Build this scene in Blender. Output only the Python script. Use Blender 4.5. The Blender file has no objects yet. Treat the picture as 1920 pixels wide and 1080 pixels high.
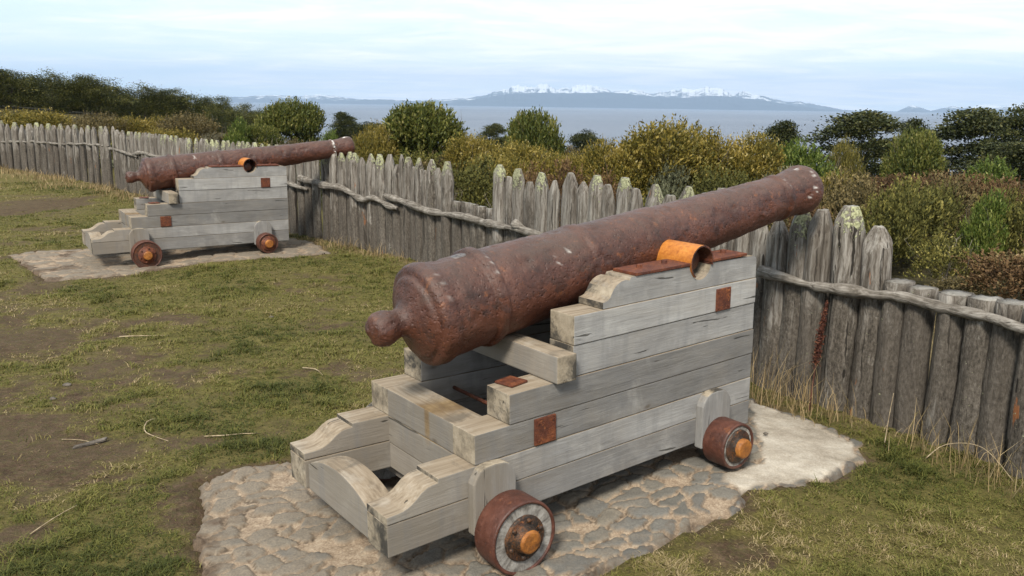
import bpy, bmesh, math, random
import numpy as np
from mathutils import Vector, Matrix
S = bpy.context.scene
COL = S.collection
R = math.radians
# ---------------------------------------------------------------- camera
F_PX, PIT, ROL = 1634.13, R(-11.9394), R(0.8358)
cd = bpy.data.cameras.new('camera'); cam = bpy.data.objects.new('camera', cd); COL.objects.link(cam)
cd.sensor_width = 36; cd.lens = 36 * F_PX / 1920; cd.clip_start = .05; cd.clip_end = 90000
fw = Vector((0, math.cos(PIT), math.sin(PIT))); up0 = Vector((0, -math.sin(PIT), math.cos(PIT))); rt0 = Vector((1, 0, 0))
rt = rt0 * math.cos(ROL) + up0 * math.sin(ROL); up = -rt0 * math.sin(ROL) + up0 * math.cos(ROL)
cam.matrix_world = Matrix(((rt.x, up.x, -fw.x, 0), (rt.y, up.y, -fw.y, 0), (rt.z, up.z, -fw.z, 2.04), (0, 0, 0, 1)))
S.camera = cam
# ---------------------------------------------------------------- sky, sun, exposure
SUN_EL, SUN_AZ = R(46), math.atan2(-.30, -.95)          # azimuth measured from +Y towards +X
w = bpy.data.worlds.new('World'); S.world = w; w.use_nodes = True
nt = w.node_tree; N = nt.nodes; Lk = nt.links; N.clear()
def wn(t, **k):
    n = N.new(t)
    for a, b in k.items(): setattr(n, a, b)
    return n
sky = wn('ShaderNodeTexSky', sky_type='NISHITA', sun_disc=False, sun_elevation=SUN_EL, sun_rotation=SUN_AZ)
sky.air_density = 1.2; sky.dust_density = 1.5
bg = wn('ShaderNodeBackground'); outw = wn('ShaderNodeOutputWorld')
tc = wn('ShaderNodeTexCoord'); sep = wn('ShaderNodeSeparateXYZ'); Lk.new(tc.outputs['Generated'], sep.inputs[0])
def wm(op, a, b=None, clamp=False):
    n = wn('ShaderNodeMath', operation=op, use_clamp=clamp)
    for i, v in enumerate((a, b)):
        if v is None: continue
        if isinstance(v, (int, float)): n.inputs[i].default_value = v
        else: Lk.new(v, n.inputs[i])
    return n.outputs[0]
zz = wm('ADD', wm('MAXIMUM', sep.outputs['Z'], 0.0), .06)   # flat cloud deck seen in perspective
cb = wn('ShaderNodeCombineXYZ'); Lk.new(wm('DIVIDE', sep.outputs['X'], zz), cb.inputs[0]); Lk.new(wm('DIVIDE', sep.outputs['Y'], zz), cb.inputs[1])
def wnoise(scale, detail, loc, dist=0.3, sx=.8):
    mp = wn('ShaderNodeMapping'); Lk.new(cb.outputs[0], mp.inputs[0]); mp.inputs['Location'].default_value = loc; mp.inputs['Scale'].default_value = (sx, 1, 1)
    n = wn('ShaderNodeTexNoise'); n.inputs['Scale'].default_value = scale; n.inputs['Detail'].default_value = detail; n.inputs['Roughness'].default_value = .58
    n.inputs['Distortion'].default_value = dist; Lk.new(mp.outputs[0], n.inputs[0]); return n.outputs['Fac']
c1 = wnoise(.34, 7, (3.1, 1.7, 0)); c2 = wnoise(1.1, 6, (7.3, 2.2, 0), .6)
leftfac = wm('MULTIPLY', wm('SUBTRACT', -0.16, sep.outputs['X']), 2.2, True)   # bluer opening towards the left of the view
cov = wm('SUBTRACT', wm('MULTIPLY', wm('SUBTRACT', wm('ADD', wm('MULTIPLY', c1, .7), wm('MULTIPLY', c2, .3)), .34), 5.0), wm('MULTIPLY', leftfac, 1.1), True)
skc = wn('ShaderNodeVectorMath', operation='SCALE'); Lk.new(sky.outputs[0], skc.inputs[0]); skc.inputs['Scale'].default_value = 1.0
cr = wn('ShaderNodeValToRGB'); Lk.new(c2, cr.inputs[0])
cr.color_ramp.elements[0].position = .36; cr.color_ramp.elements[0].color = (9.2, 9.6, 10.5, 1)
cr.color_ramp.elements[1].position = .62; cr.color_ramp.elements[1].color = (11.3, 11.2, 11.0, 1)
hz = wn('ShaderNodeMix', data_type='RGBA'); hz.inputs[6].default_value = (8.6, 10.2, 11.3, 1)   # thin veil brightening the blue
Lk.new(skc.outputs[0], hz.inputs[7]); hz.inputs[0].default_value = .18
mx = wn('ShaderNodeMix', data_type='RGBA'); Lk.new(cov, mx.inputs[0]); Lk.new(hz.outputs[2], mx.inputs[6]); Lk.new(cr.outputs[0], mx.inputs[7])
Lk.new(mx.outputs[2], bg.inputs[0])
hb = wm('ADD', wm('MULTIPLY', wm('POWER', 2.718, wm('MULTIPLY', wm('ABSOLUTE', sep.outputs['Z']), -9.0)), .62), 1.0)
Lk.new(wm('MULTIPLY', hb, .084), bg.inputs[1])
Lk.new(bg.outputs[0], outw.inputs[0])
sd = bpy.data.lights.new('sun', 'SUN'); sun = bpy.data.objects.new('sun', sd); COL.objects.link(sun)
sd.energy = 4.5; sd.angle = R(12); sd.color = (1, .94, .83)
sv = Vector((math.sin(SUN_AZ) * math.cos(SUN_EL), math.cos(SUN_AZ) * math.cos(SUN_EL), math.sin(SUN_EL)))
sun.rotation_euler = sv.to_track_quat('Z', 'Y').to_euler(); sun.location = sv * 50
S.view_settings.view_transform = 'Standard'; S.view_settings.look = 'None'; S.view_settings.exposure = .30; S.view_settings.gamma = 1
S.view_settings.use_curve_mapping = False
# ---------------------------------------------------------------- data measured in metres
PAD1 = [[-6.52,11.21],[-6.37,11.64],[-5.6,11.86],[-4.58,13.21],[-3.28,12.75],[-2.84,12.37],[-2.42,11.5],[-2.97,11.11],[-3.79,10.86],[-4.14,10.54],[-4.47,10.09],[-5.25,9.65],[-5.8,10.32]]
RIGHT = [[17.77,-2.62],[19.61,-0.45],[21.43,-2.7],[23.19,-2.73],[23.6,1.15],[24.01,5.01],[24.45,2.44],[25.04,-1.13],[25.72,1.71],[26.26,4.48],[26.69,1.96],[27.22,3.67],[27.88,5.9],[28.69,4.54],[29.71,7.33],[31.25,5.65],[33.01,0.16]]
MID = [[-11.01,-0.14],[-9.01,2.68],[-7.67,2.45],[-6.66,1.54],[-5.3,3.05],[-4.28,3.9],[-3.6,5.24],[-2.57,4.33],[-1.55,2.25]]
PA= [[-14.817,25.554,1.354,0.138,0.078,-0.72,1],[-14.469,25.247,1.261,0.135,0.077,-0.73,0],[-14.05,24.874,1.326,0.174,0.098,-0.73,1],[-13.628,24.493,1.269,0.14,0.079,-0.73,0],[-13.253,24.155,1.314,0.158,0.089,-0.74,0],[-12.847,23.786,1.359,0.135,0.076,-0.74,1],[-12.56,23.518,1.327,0.114,0.065,-0.75,0],[-12.238,23.219,1.359,0.141,0.079,-0.75,1],[-11.934,22.936,1.319,0.111,0.062,-0.75,0],[-11.601,22.627,1.371,0.136,0.076,-0.75,1],[-11.258,22.307,1.344,0.134,0.076,-0.78,0],[-10.904,21.932,1.374,0.131,0.076,-0.82,1],[-10.569,21.575,1.32,0.103,0.06,-0.82,0],[-10.231,21.216,1.381,0.114,0.066,-0.82,1],[-9.93,20.896,1.36,0.107,0.061,-0.82,0],[-9.623,20.569,1.388,0.11,0.063,-0.82,1]]
BLUE = [[-3.94,0.48],[-2.92,3.07],[-0.52,10.68],[1.87,12.44],[3.58,12.26],[5.61,13.89],[7.3,12.54],[8.99,9.45],[10.98,8.75],[12.29,11.89],[13.91,10.52],[15.53,7.48],[17.76,1.28],[19.62,-2.11],[20.84,-3.97]]
RAILS= [[[-14.937,25.606,0.727],[-13.107,23.966,0.838],[-11.719,22.676,0.872],[-10.101,21.02,0.943],[-9.251,20.132,0.948]],[[-9.235,20.088,0.902],[-8.738,19.513,0.879],[-8.27,18.971,0.846],[-8.002,18.66,0.823]],[[-8.151,18.833,0.879],[-7.747,18.364,0.921],[-7.291,17.835,0.882],[-6.516,16.937,0.885],[-5.331,15.561,0.876]],[[-3.935,13.947,0.857],[-3.48,13.419,0.792],[-3.231,13.13,0.773],[-3.045,12.916,0.764]],[[-3.203,13.098,0.888],[-2.798,12.632,0.849],[-2.354,12.124,0.835],[-2.035,11.762,0.738],[-1.858,11.561,0.784],[-1.648,11.32,0.715],[-1.484,11.132,0.725]],[[-1.67,11.346,0.851],[-1.363,10.994,0.797],[-1.048,10.531,0.75],[-0.688,9.994,0.765],[-0.362,9.507,0.778],[-0.065,9.064,0.774],[0.206,8.656,0.748],[0.406,8.328,0.707]],[[0.029,8.923,0.828],[0.205,8.658,0.786],[0.498,8.176,0.804],[1.071,7.233,0.847],[1.409,6.689,0.859]],[[1.767,6.127,0.899],[1.889,5.946,0.887],[2.023,5.787,0.869],[2.15,5.641,0.869],[2.322,5.454,0.866],[2.377,5.393,0.88],[2.455,5.294,0.883],[2.58,5.135,0.867],[2.734,4.88,0.873],[2.841,4.664,0.868]]]
DIRT= [[-2.67,4.55,0.68,0.96,1],[-2.99,5.76,0.84,0.67,0.9],[-4.13,7.08,0.62,0.82,0.8],[-3.82,7.97,1.19,0.36,0.7],[-1.7,4.98,0.67,0.51,0.65],[-1.7,4.12,0.19,0.36,0.6],[-1.24,6.54,0.5,0.31,0.5],[-0.93,5.63,0.25,0.32,0.6],[-9.04,16.87,1.28,1.74,1],[-6.66,16.38,0.87,1.15,0.7],[-7.27,13.03,0.7,1.15,0.5],[-5.16,9.15,0.61,0.58,0.6],[-2.62,6.54,0.62,0.35,0.35],[1.98,4.01,0.6,0.34,0.35],[-2.32,3.77,0.25,0.36,1],[-1.62,4.45,0.26,0.42,0.9],[-1.68,7.85,0.59,0.36,0.4],[0.99,3.72,0.3,0.15,0.3],[-5.12,10.38,0.95,0.84,0.4],[-1.78,6.37,0.64,0.27,0.4]]
PAD0 = [[-1.69,4.41],[-1.54,4.56],[-1.26,4.69],[-0.81,4.84],[0.48,5.21],[1.66,5.8],[1.91,5.45],[2.08,5.05],[2.05,4.79],[1.71,4.45],[1.26,4.32],[1.17,4.36],[1.2,4.14],[0.91,3.95],[0.61,3.72],[0.35,3.52],[0.25,3.37],[-1.25,3.34],[-1.46,3.79],[-1.49,4.07]]
LEFT = [[-20.83,-2.61],[-19.3,1.09],[-17.76,2.62],[-16.18,4.17],[-14.91,5.09],[-13.3,4.97],[-12.32,6.96],[-11.01,4.46],[-9.35,2.01],[-7.0,0.88],[-5.64,1.8],[-3.94,1.06],[-2.92,0.15]]
SNOW = [[-3.6,3.49],[-2.23,7.92],[-0.87,15.26],[0.32,20.2],[1.18,18.09],[2.1,21.79],[2.72,16.71],[3.4,18.03],[4.07,21.66],[4.92,20.11],[5.94,17.44],[6.62,15.28],[7.29,18.88],[8.3,15.64],[8.81,13.44],[9.64,15.34],[10.96,16.75],[11.94,18.08],[12.48,21.02],[13.25,16.62],[13.74,13.32],[14.37,16.27],[15.18,14.73],[15.83,10.92],[16.79,7.2],[17.58,6.82],[18.36,5.33],[19.61,0.65],[20.83,-3.42]]
PB= [[-9.017,19.893,1.414,0.082,0.047,-0.86,0],[-8.863,19.715,1.345,0.102,0.061,-0.86,0],[-8.75,19.584,1.292,0.092,0.053,-0.86,0],[-8.595,19.405,1.345,0.108,0.062,-0.86,0],[-8.362,19.136,1.331,0.095,0.055,-0.86,1],[-8.222,18.974,1.332,0.089,0.051,-0.86,0],[-8.033,18.756,1.341,0.087,0.05,-0.86,1],[-7.886,18.587,1.337,0.086,0.049,-0.86,1],[-7.754,18.434,1.335,0.086,0.049,-0.86,0],[-7.623,18.282,1.344,0.085,0.048,-0.86,0],[-7.505,18.147,1.348,0.089,0.055,-0.86,1],[-7.389,18.012,1.326,0.083,0.047,-0.86,0],[-7.266,17.871,1.345,0.082,0.047,-0.86,0],[-7.111,17.691,1.341,0.082,0.046,-0.86,0],[-7.003,17.566,1.335,0.081,0.045,-0.86,1],[-6.893,17.44,1.347,0.082,0.052,-0.85,1],[-6.788,17.319,1.335,0.08,0.045,-0.86,0],[-6.663,17.174,1.337,0.089,0.05,-0.86,1],[-6.477,16.959,1.345,0.082,0.046,-0.86,1],[-6.381,16.848,1.305,0.072,0.048,-0.86,0],[-6.289,16.742,1.33,0.077,0.043,-0.86,0],[-6.172,16.607,1.325,0.081,0.045,-0.86,0],[-6.056,16.473,1.329,0.085,0.047,-0.86,1],[-5.836,16.219,1.345,0.082,0.045,-0.86,1],[-5.697,16.058,1.344,0.081,0.044,-0.86,0],[-5.554,15.893,1.335,0.095,0.052,-0.86,1],[-5.368,15.678,1.343,0.082,0.044,-0.86,1],[-5.228,15.517,1.337,0.093,0.05,-0.85,1],[-5.041,15.302,1.337,0.084,0.045,-0.86,1],[-4.905,15.145,1.353,0.086,0.046,-0.86,1],[-4.782,15.004,1.335,0.075,0.039,-0.85,0],[-4.648,14.851,1.352,0.078,0.041,-0.86,1],[-4.531,14.715,1.363,0.077,0.04,-0.86,1],[-4.404,14.57,1.355,0.09,0.046,-0.85,1],[-4.23,14.369,1.36,0.091,0.047,-0.86,1],[-4.055,14.168,1.353,0.094,0.047,-0.85,1],[-3.872,13.958,1.357,0.089,0.045,-0.85,1],[-3.701,13.761,1.361,0.087,0.043,-0.85,1],[-3.55,13.588,1.366,0.09,0.044,-0.86,0],[-3.383,13.395,1.341,0.091,0.044,-0.86,1],[-3.215,13.202,1.372,0.092,0.044,-0.85,0],[-3.052,13.017,1.332,0.094,0.044,-0.85,0],[-2.888,12.83,1.362,0.095,0.044,-0.85,1],[-2.729,12.647,1.346,0.097,0.044,-0.85,1],[-2.569,12.465,1.375,0.098,0.043,-0.85,0],[-2.415,12.292,1.337,0.099,0.042,-0.84,1],[-2.26,12.118,1.358,0.09,0.05,-0.84,1],[-2.176,12.023,1.351,0.078,0.072,-0.84,1],[-2.054,11.886,1.295,0.097,0.038,-0.84,0],[-1.914,11.729,1.36,0.074,0.058,-0.84,1],[-1.857,11.664,1.233,0.063,0.031,-0.85,0],[-1.746,11.539,1.363,0.095,0.049,-0.85,1],[-1.605,11.379,1.374,0.092,0.035,-0.85,0],[-1.492,11.25,1.254,0.069,0.051,-0.85,0],[-1.422,11.171,1.388,0.056,0.021,-0.87,0],[-1.334,11.061,1.365,0.072,0.062,-0.93,1],[-1.25,10.938,1.255,0.072,0.034,-0.97,0],[-1.172,10.823,1.372,0.084,0.051,-0.98,1],[-1.062,10.66,1.234,0.075,0.035,-0.98,0],[-0.968,10.522,1.37,0.078,0.067,-0.97,1],[-0.887,10.403,1.278,0.076,0.034,-0.97,0],[-0.764,10.222,1.371,0.103,0.069,-0.98,1],[-0.656,10.062,0.88,0.092,0.039,-0.97,2],[-0.534,9.883,0.892,0.096,0.039,-0.97,2],[-0.436,9.738,0.89,0.085,0.039,-0.97,2],[-0.344,9.603,0.88,0.081,0.046,-0.98,2],[-0.255,9.471,0.873,0.083,0.032,-0.98,2],[-0.139,9.299,1.405,0.092,0.055,-0.98,1],[-0.048,9.165,1.293,0.086,0.032,-0.97,0],[0.059,9.008,1.388,0.098,0.044,-0.97,1],[0.172,8.841,1.271,0.102,0.038,-0.99,3],[0.291,8.652,1.378,0.105,0.04,-1.01,1],[0.395,8.485,1.321,0.091,0.034,-1.02,3],[0.531,8.263,1.414,0.118,0.05,-1.02,3],[0.643,8.083,1.342,0.102,0.038,-1.02,0],[0.758,7.897,1.421,0.092,0.056,-1.02,1],[0.836,7.77,1.349,0.1,0.04,-1.02,0],[0.967,7.558,1.429,0.103,0.043,-1.02,1],[1.052,7.421,1.35,0.095,0.042,-1.02,3],[1.167,7.235,1.407,0.107,0.054,-1.02,1],[1.277,7.058,1.331,0.097,0.04,-1.01,3],[1.374,6.909,1.422,0.094,0.045,-0.99,1],[1.481,6.744,1.386,0.094,0.043,-1.0,0],[1.579,6.593,1.438,0.089,0.044,-0.99,1],[1.674,6.447,1.424,0.057,0.072,-0.99,0],[1.703,6.402,1.286,0.057,0.067,-0.99,0],[1.798,6.257,1.276,0.081,0.038,-0.99,0],[1.881,6.129,1.278,0.081,0.054,-0.94,3],[1.989,5.996,1.346,0.086,0.065,-0.87,1],[2.102,5.865,1.37,0.09,0.101,-0.85,3],[2.227,5.727,1.413,0.096,0.094,-0.83,1],[2.363,5.582,1.3,0.093,0.087,-0.84,0],[2.476,5.45,0.923,0.085,0.111,-0.88,2],[2.579,5.322,0.909,0.088,0.095,-0.92,2],[2.69,5.17,0.912,0.093,0.121,-0.99,2],[2.784,5.011,0.917,0.093,0.107,-1.05,2],[2.874,4.847,0.926,0.094,0.097,-1.11,2],[2.951,4.674,0.933,0.095,0.104,-1.15,2]]
CONC = [[1.66,5.8],[1.91,5.45],[2.08,5.05],[2.05,4.79],[1.71,4.45],[1.26,4.32],[1.14,4.36],[1.19,4.48],[1.43,4.6]]
HILLS= [[-45.92,75.069,3.392,3.3],[-44.596,75.863,3.257,3.12],[-43.394,76.557,3.362,3.21],[-41.993,77.334,3.621,3.5],[-40.696,78.025,3.485,3.74],[-39.25,78.762,3.266,3.36],[-37.786,79.475,3.399,3.37],[-36.677,79.993,3.158,3.38],[-35.373,80.577,2.766,3.74],[-33.951,81.187,2.267,3.04],[-32.322,81.849,2.226,2.98],[-30.773,82.444,1.933,2.75],[-29.37,82.954,2.041,2.94],[-28.075,83.401,1.914,2.66],[-26.955,83.77,1.558,2.35],[-26.007,84.069,1.302,2.26],[-25.181,84.32,0.993,1.93],[-24.202,84.606,0.453,2.14],[-37.655,61.368,2.133,3.11],[-36.417,62.111,2.295,3.5],[-35.322,62.741,2.426,3.66],[-33.919,63.51,2.387,3.86],[-32.765,64.113,2.253,2.98],[-31.143,64.916,2.337,3.5],[-29.486,65.685,1.981,3.71],[-28.307,66.202,1.688,2.89],[-27.006,66.743,1.511,3.79],[-25.699,67.258,1.602,2.98],[-24.126,67.838,1.387,2.72],[-23.054,68.209,1.492,2.39],[-22.176,68.5,1.354,1.9],[-21.162,68.82,1.11,1.96],[-20.168,69.118,0.693,1.66],[-31.422,51.114,1.606,3.12],[-30.281,51.798,1.465,3.02],[-29.32,52.348,1.586,2.82],[-27.977,53.078,1.644,3.01],[-26.499,53.831,1.61,2.97],[-25.262,54.423,1.548,2.7],[-23.907,55.031,0.955,3.21],[-22.36,55.678,0.815,3.44],[-20.769,56.291,1.083,2.85],[-19.652,56.69,1.267,2.09],[-18.675,57.02,1.258,1.79],[-17.692,57.332,1.032,1.49]]
HAZE = 8.5e-5
# ---------------------------------------------------------------- helpers
def tag(o, label=None, cat=None, group=None, kind=None):
    for k, v in (('label', label), ('category', cat), ('group', group), ('kind', kind)):
        if v: o[k] = v
    return o
def mk(name, V, Fc, mat, parent=None, smooth=False, face_attr=None, vert_attr=None, uv=None):
    me = bpy.data.meshes.new(name); me.from_pydata(V if isinstance(V, list) else V.tolist(), [], Fc)
    for m in (mat if isinstance(mat, (list, tuple)) else [mat]): me.materials.append(m)
    for dom, dd in (('FACE', face_attr), ('POINT', vert_attr)):
        for k, a in (dd or {}).items():
            at = me.attributes.new(k, 'FLOAT', dom); at.data.foreach_set('value', np.asarray(a, dtype=np.float32))
    if smooth: me.polygons.foreach_set('use_smooth', np.ones(len(me.polygons), dtype=bool))
    me.update(); o = bpy.data.objects.new(name, me); COL.objects.link(o)
    if parent: o.parent = parent
    return o
def empty(name, loc=(0, 0, 0)):
    o = bpy.data.objects.new(name, None); o.location = loc; o.empty_display_size = .2; COL.objects.link(o); return o
def kids(o): return [c for c in bpy.data.objects if c.parent == o]
def copy_tree(o, parent=None):
    c = o.copy(); COL.objects.link(c)
    if parent: c.parent = parent; c.matrix_parent_inverse = o.matrix_parent_inverse.copy()
    for ch in kids(o): copy_tree(ch, c)
    return c
def h3(ix, iy, iz, s=0):
    n = (ix * 374761393 + iy * 668265263 + iz * 2147483647 + s * 974711) & 0xffffffff
    n = ((n ^ (n >> 13)) * 1274126177) & 0xffffffff; n = (n ^ (n >> 16)) & 0xffffffff
    return n.astype(np.float64) / 4294967295.0
def vn(x, y, z=None, s=0):
    x = np.asarray(x, float); y = np.asarray(y, float); z = np.zeros_like(x) if z is None else np.asarray(z, float) + np.zeros_like(x)
    y = y + np.zeros_like(x); x = x + np.zeros_like(y)
    i, j, k = (np.floor(a).astype(np.int64) for a in (x, y, z)); f, g, h = x - i, y - j, z - k
    f, g, h = (a * a * (3 - 2 * a) for a in (f, g, h)); r = 0
    for a in (0, 1):
        for b in (0, 1):
            for c in (0, 1):
                r = r + (f if a else 1 - f) * (g if b else 1 - g) * (h if c else 1 - h) * h3(i + a, j + b, k + c, s)
    return r
def fbm(x, y, z=None, o=4, s=0, g=.5):
    r = 0; a = 1; t = 0
    for q in range(o):
        r = r + a * vn(np.asarray(x) * 2 ** q, np.asarray(y) * 2 ** q, None if z is None else np.asarray(z) * 2 ** q, s + q * 17); t += a; a *= g
    return r / t
class NM:
    def __init__(s, name):
        s.m = bpy.data.materials.new(name); s.m.use_nodes = True; s.t = s.m.node_tree; s.t.nodes.clear()
        s.o = s.t.nodes.new('ShaderNodeOutputMaterial'); s.b = s.n('ShaderNodeBsdfPrincipled'); s.l(s.b.outputs[0], s.o.inputs[0])
    def n(s, ty, **k):
        x = s.t.nodes.new(ty)
        for a, b in k.items(): setattr(x, a, b)
        return x
    def l(s, a, b): s.t.links.new(a, b)
    def put(s, v, i):
        if hasattr(v, 'is_output'): s.l(v, i)
        else: i.default_value = v
    def obj(s): return s.n('ShaderNodeTexCoord').outputs['Object']
    def nrm(s): return s.n('ShaderNodeTexCoord').outputs['Normal']
    def attr(s, a): return s.n('ShaderNodeAttribute', attribute_name=a).outputs['Fac']
    def rnd(s): return s.n('ShaderNodeObjectInfo').outputs['Random']
    def vm(s, op, a, b=None, sc=None):
        x = s.n('ShaderNodeVectorMath', operation=op); s.put(a, x.inputs[0])
        if b is not None: s.put(b, x.inputs[1])
        if sc is not None: s.put(sc, x.inputs['Scale'])
        return x.outputs[0]
    def ma(s, op, a, b=None, c=False):
        x = s.n('ShaderNodeMath', operation=op, use_clamp=c); s.put(a, x.inputs[0])
        if b is not None: s.put(b, x.inputs[1])
        return x.outputs[0]
    def xyz(s, v):
        x = s.n('ShaderNodeSeparateXYZ'); s.l(v, x.inputs[0]); return x.outputs
    def noise(s, v, sc, de=5, ro=.55, di=0, sca=None, col=False):
        if sca: v = s.vm('MULTIPLY', v, sca)
        x = s.n('ShaderNodeTexNoise'); s.l(v, x.inputs['Vector']); x.inputs['Scale'].default_value = sc; x.inputs['Detail'].default_value = de
        x.inputs['Roughness'].default_value = ro; x.inputs['Distortion'].default_value = di
        return x.outputs['Color' if col else 'Fac']
    def voro(s, v, sc, feat='F1', out='Distance', rnd=1):
        x = s.n('ShaderNodeTexVoronoi', feature=feat); s.l(v, x.inputs['Vector']); x.inputs['Scale'].default_value = sc; x.inputs['Randomness'].default_value = rnd
        return x.outputs[out]
    def ramp(s, f, st, mode='LINEAR'):
        x = s.n('ShaderNodeValToRGB'); s.put(f, x.inputs[0]); e = x.color_ramp.elements; x.color_ramp.interpolation = mode
        while len(e) < len(st): e.new(.5)
        for q, (p, c) in zip(e, st): q.position = p; q.color = (c, c, c, 1) if isinstance(c, (int, float)) else (*c, 1)
        return x.outputs[0]
    def mix(s, f, a, b, mode='MIX'):
        x = s.n('ShaderNodeMix', data_type='RGBA', blend_type=mode); s.put(f, x.inputs[0])
        for v, i in ((a, 6), (b, 7)): s.put((*v, 1) if isinstance(v, tuple) and len(v) == 3 else v, x.inputs[i])
        return x.outputs[2]
    def bump(s, h, st=.5, d=.01, nrm=None):
        x = s.n('ShaderNodeBump'); s.put(h, x.inputs['Height']); x.inputs['Strength'].default_value = st; x.inputs['Distance'].default_value = d
        if nrm: s.l(nrm, x.inputs['Normal'])
        return x.outputs[0]
    def fin(s, col, ro=.8, nrm=None, spec=.3, metal=0):
        s.put((*col, 1) if isinstance(col, tuple) else col, s.b.inputs['Base Color']); s.put(ro, s.b.inputs['Roughness'])
        s.b.inputs['Specular IOR Level'].default_value = spec; s.b.inputs['Metallic'].default_value = metal
        if nrm: s.l(nrm, s.b.inputs['Normal'])
        return s.m
# ---------------------------------------------------------------- materials
def wood(name, ax=0, tan=1.0, light=1.0, stain=False):
    M = NM(name); p = M.vm('ADD', M.obj(), M.vm('SCALE', (7.1, 3.3, 5.7), sc=M.attr('pv')))
    def st(a, b): return tuple(a if i == ax else b for i in range(3))
    wob = M.noise(p, 2.2, 3, sca=st(.6, 1.6), col=True); q = M.vm('ADD', p, M.vm('SCALE', wob, sc=.07))
    g1 = M.noise(q, 1, 6, .62, sca=st(1.3, 55)); g2 = M.noise(q, 1, 5, .6, sca=st(5, 150)); big = M.noise(p, 1, 5, .6, .4, sca=st(1.7, 8)); blot = M.noise(p, 3.1, 5, .62, .5)
    knv = M.vm('MULTIPLY', p, st(2.3, 5.2)); kn = M.voro(knv, 1.0); kmask = M.ramp(kn, [(.02, 1), (.075, .0)])
    f = M.ma('ADD', M.ma('ADD', M.ma('MULTIPLY', g1, .2), M.ma('MULTIPLY', g2, .16)), M.ma('ADD', M.ma('MULTIPLY', M.ma('ADD', M.ma('MULTIPLY', big, .6), M.ma('MULTIPLY', M.noise(p, 6.5, 6, .7, .3, sca=st(.55, 1.3)), .4)), .50), M.ma('MULTIPLY', M.attr('pv'), .14)))
    side = M.ramp(f, [(.36, (.17, .165, .16)), (.48, (.275, .268, .26)), (.58, (.365, .36, .352)), (.72, (.48, .475, .465))])
    side = M.mix(M.ramp(blot, [(.54, 0), (.72, .6)]), side, (.52, .51, .485)); side = M.mix(M.ramp(M.noise(p, 2.2, 5, .65, .8), [(.5, 0), (.72, .55)]), side, (.22, .22, .225))
    side = M.mix(M.ramp(M.ma('ADD', M.xyz(M.obj())[0], M.ma('MULTIPLY', M.ma('SUBTRACT', big, .5), 1.2)), [(.35, .62), (1.05, .62 if ax == 1 else .0)]), side, (.265, .222, .168))
    side = M.mix(M.ramp(M.noise(p, 1.4, 4, .6, 1, sca=st(.8, 2.2)), [(.5, 0), (.72, .3)]), side, (.33, .29, .235))
    dr_ = M.noise(p, 1, 5, .65, sca=tuple(11 if i != 2 else 1.5 for i in range(3))); side = M.mix(M.ramp(dr_, [(.5, 0), (.7, .45)]), side, (.20, .20, .205))
    crk = M.ramp(M.noise(q, 1, 3, .5, sca=st(.9, 38)), [(.285, 1), (.31, 0)])
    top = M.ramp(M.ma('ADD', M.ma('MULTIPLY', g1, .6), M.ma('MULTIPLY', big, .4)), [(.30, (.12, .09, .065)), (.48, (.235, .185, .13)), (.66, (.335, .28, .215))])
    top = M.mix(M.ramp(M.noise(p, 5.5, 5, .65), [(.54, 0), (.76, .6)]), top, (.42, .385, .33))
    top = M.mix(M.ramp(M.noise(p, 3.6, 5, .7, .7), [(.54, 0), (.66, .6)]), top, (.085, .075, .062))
    e1 = M.noise(p, 9, 5, .7); end = M.ramp(e1, [(.33, (.12, .10, .075)), (.5, (.27, .225, .165)), (.68, (.38, .325, .25))])
    end = M.mix(M.ramp(M.noise(p, 3.9, 5, .7, .6), [(.46, 0), (.58, .92)]), end, (.035, .033, .03))
    n = M.xyz(M.nrm()); ends = M.ma('ABSOLUTE', n[ax])
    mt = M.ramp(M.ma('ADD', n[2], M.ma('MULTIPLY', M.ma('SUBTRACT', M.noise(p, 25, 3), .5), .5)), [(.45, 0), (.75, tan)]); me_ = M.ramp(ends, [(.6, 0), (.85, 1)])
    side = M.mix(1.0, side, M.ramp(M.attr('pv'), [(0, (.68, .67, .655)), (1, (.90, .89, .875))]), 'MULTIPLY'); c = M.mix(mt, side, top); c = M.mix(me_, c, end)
    if stain:
        o3 = M.xyz(M.obj()); ab = M.ma('ABSOLUTE', M.ma('SUBTRACT', M.ma('ADD', o3[1], M.ma('MULTIPLY', M.ma('SUBTRACT', blot, .5), .22)), .44))
        m1 = M.ma('MULTIPLY', M.ramp(ab, [(.05, .9), (.13, 0)]), mt); m2 = M.ma('MULTIPLY', M.ramp(M.ma('ABSOLUTE', M.ma('SUBTRACT', M.ma('ADD', o3[1], M.ma('MULTIPLY', M.ma('SUBTRACT', e1, .5), .03)), .43)), [(.012, .9), (.03, 0)]), M.ramp(o3[2], [(.24, 0), (.32, 1)]))
        c = M.mix(M.ma('MULTIPLY', M.ma('MAXIMUM', m1, m2), .8), c, M.ramp(e1, [(.35, (.10, .055, .02)), (.65, (.26, .17, .07))]))
    c = M.mix(M.ma('MULTIPLY', crk, .8), c, (.03, .027, .022)); c = M.mix(M.ma('MULTIPLY', kmask, .7), c, (.09, .07, .05))
    hh = M.ma('SUBTRACT', M.ma('ADD', g1, M.ma('MULTIPLY', g2, .6)), M.ma('MULTIPLY', crk, 1.5))
    return M.fin(c, .85, M.bump(hh, .42, .005), .2)
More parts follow.
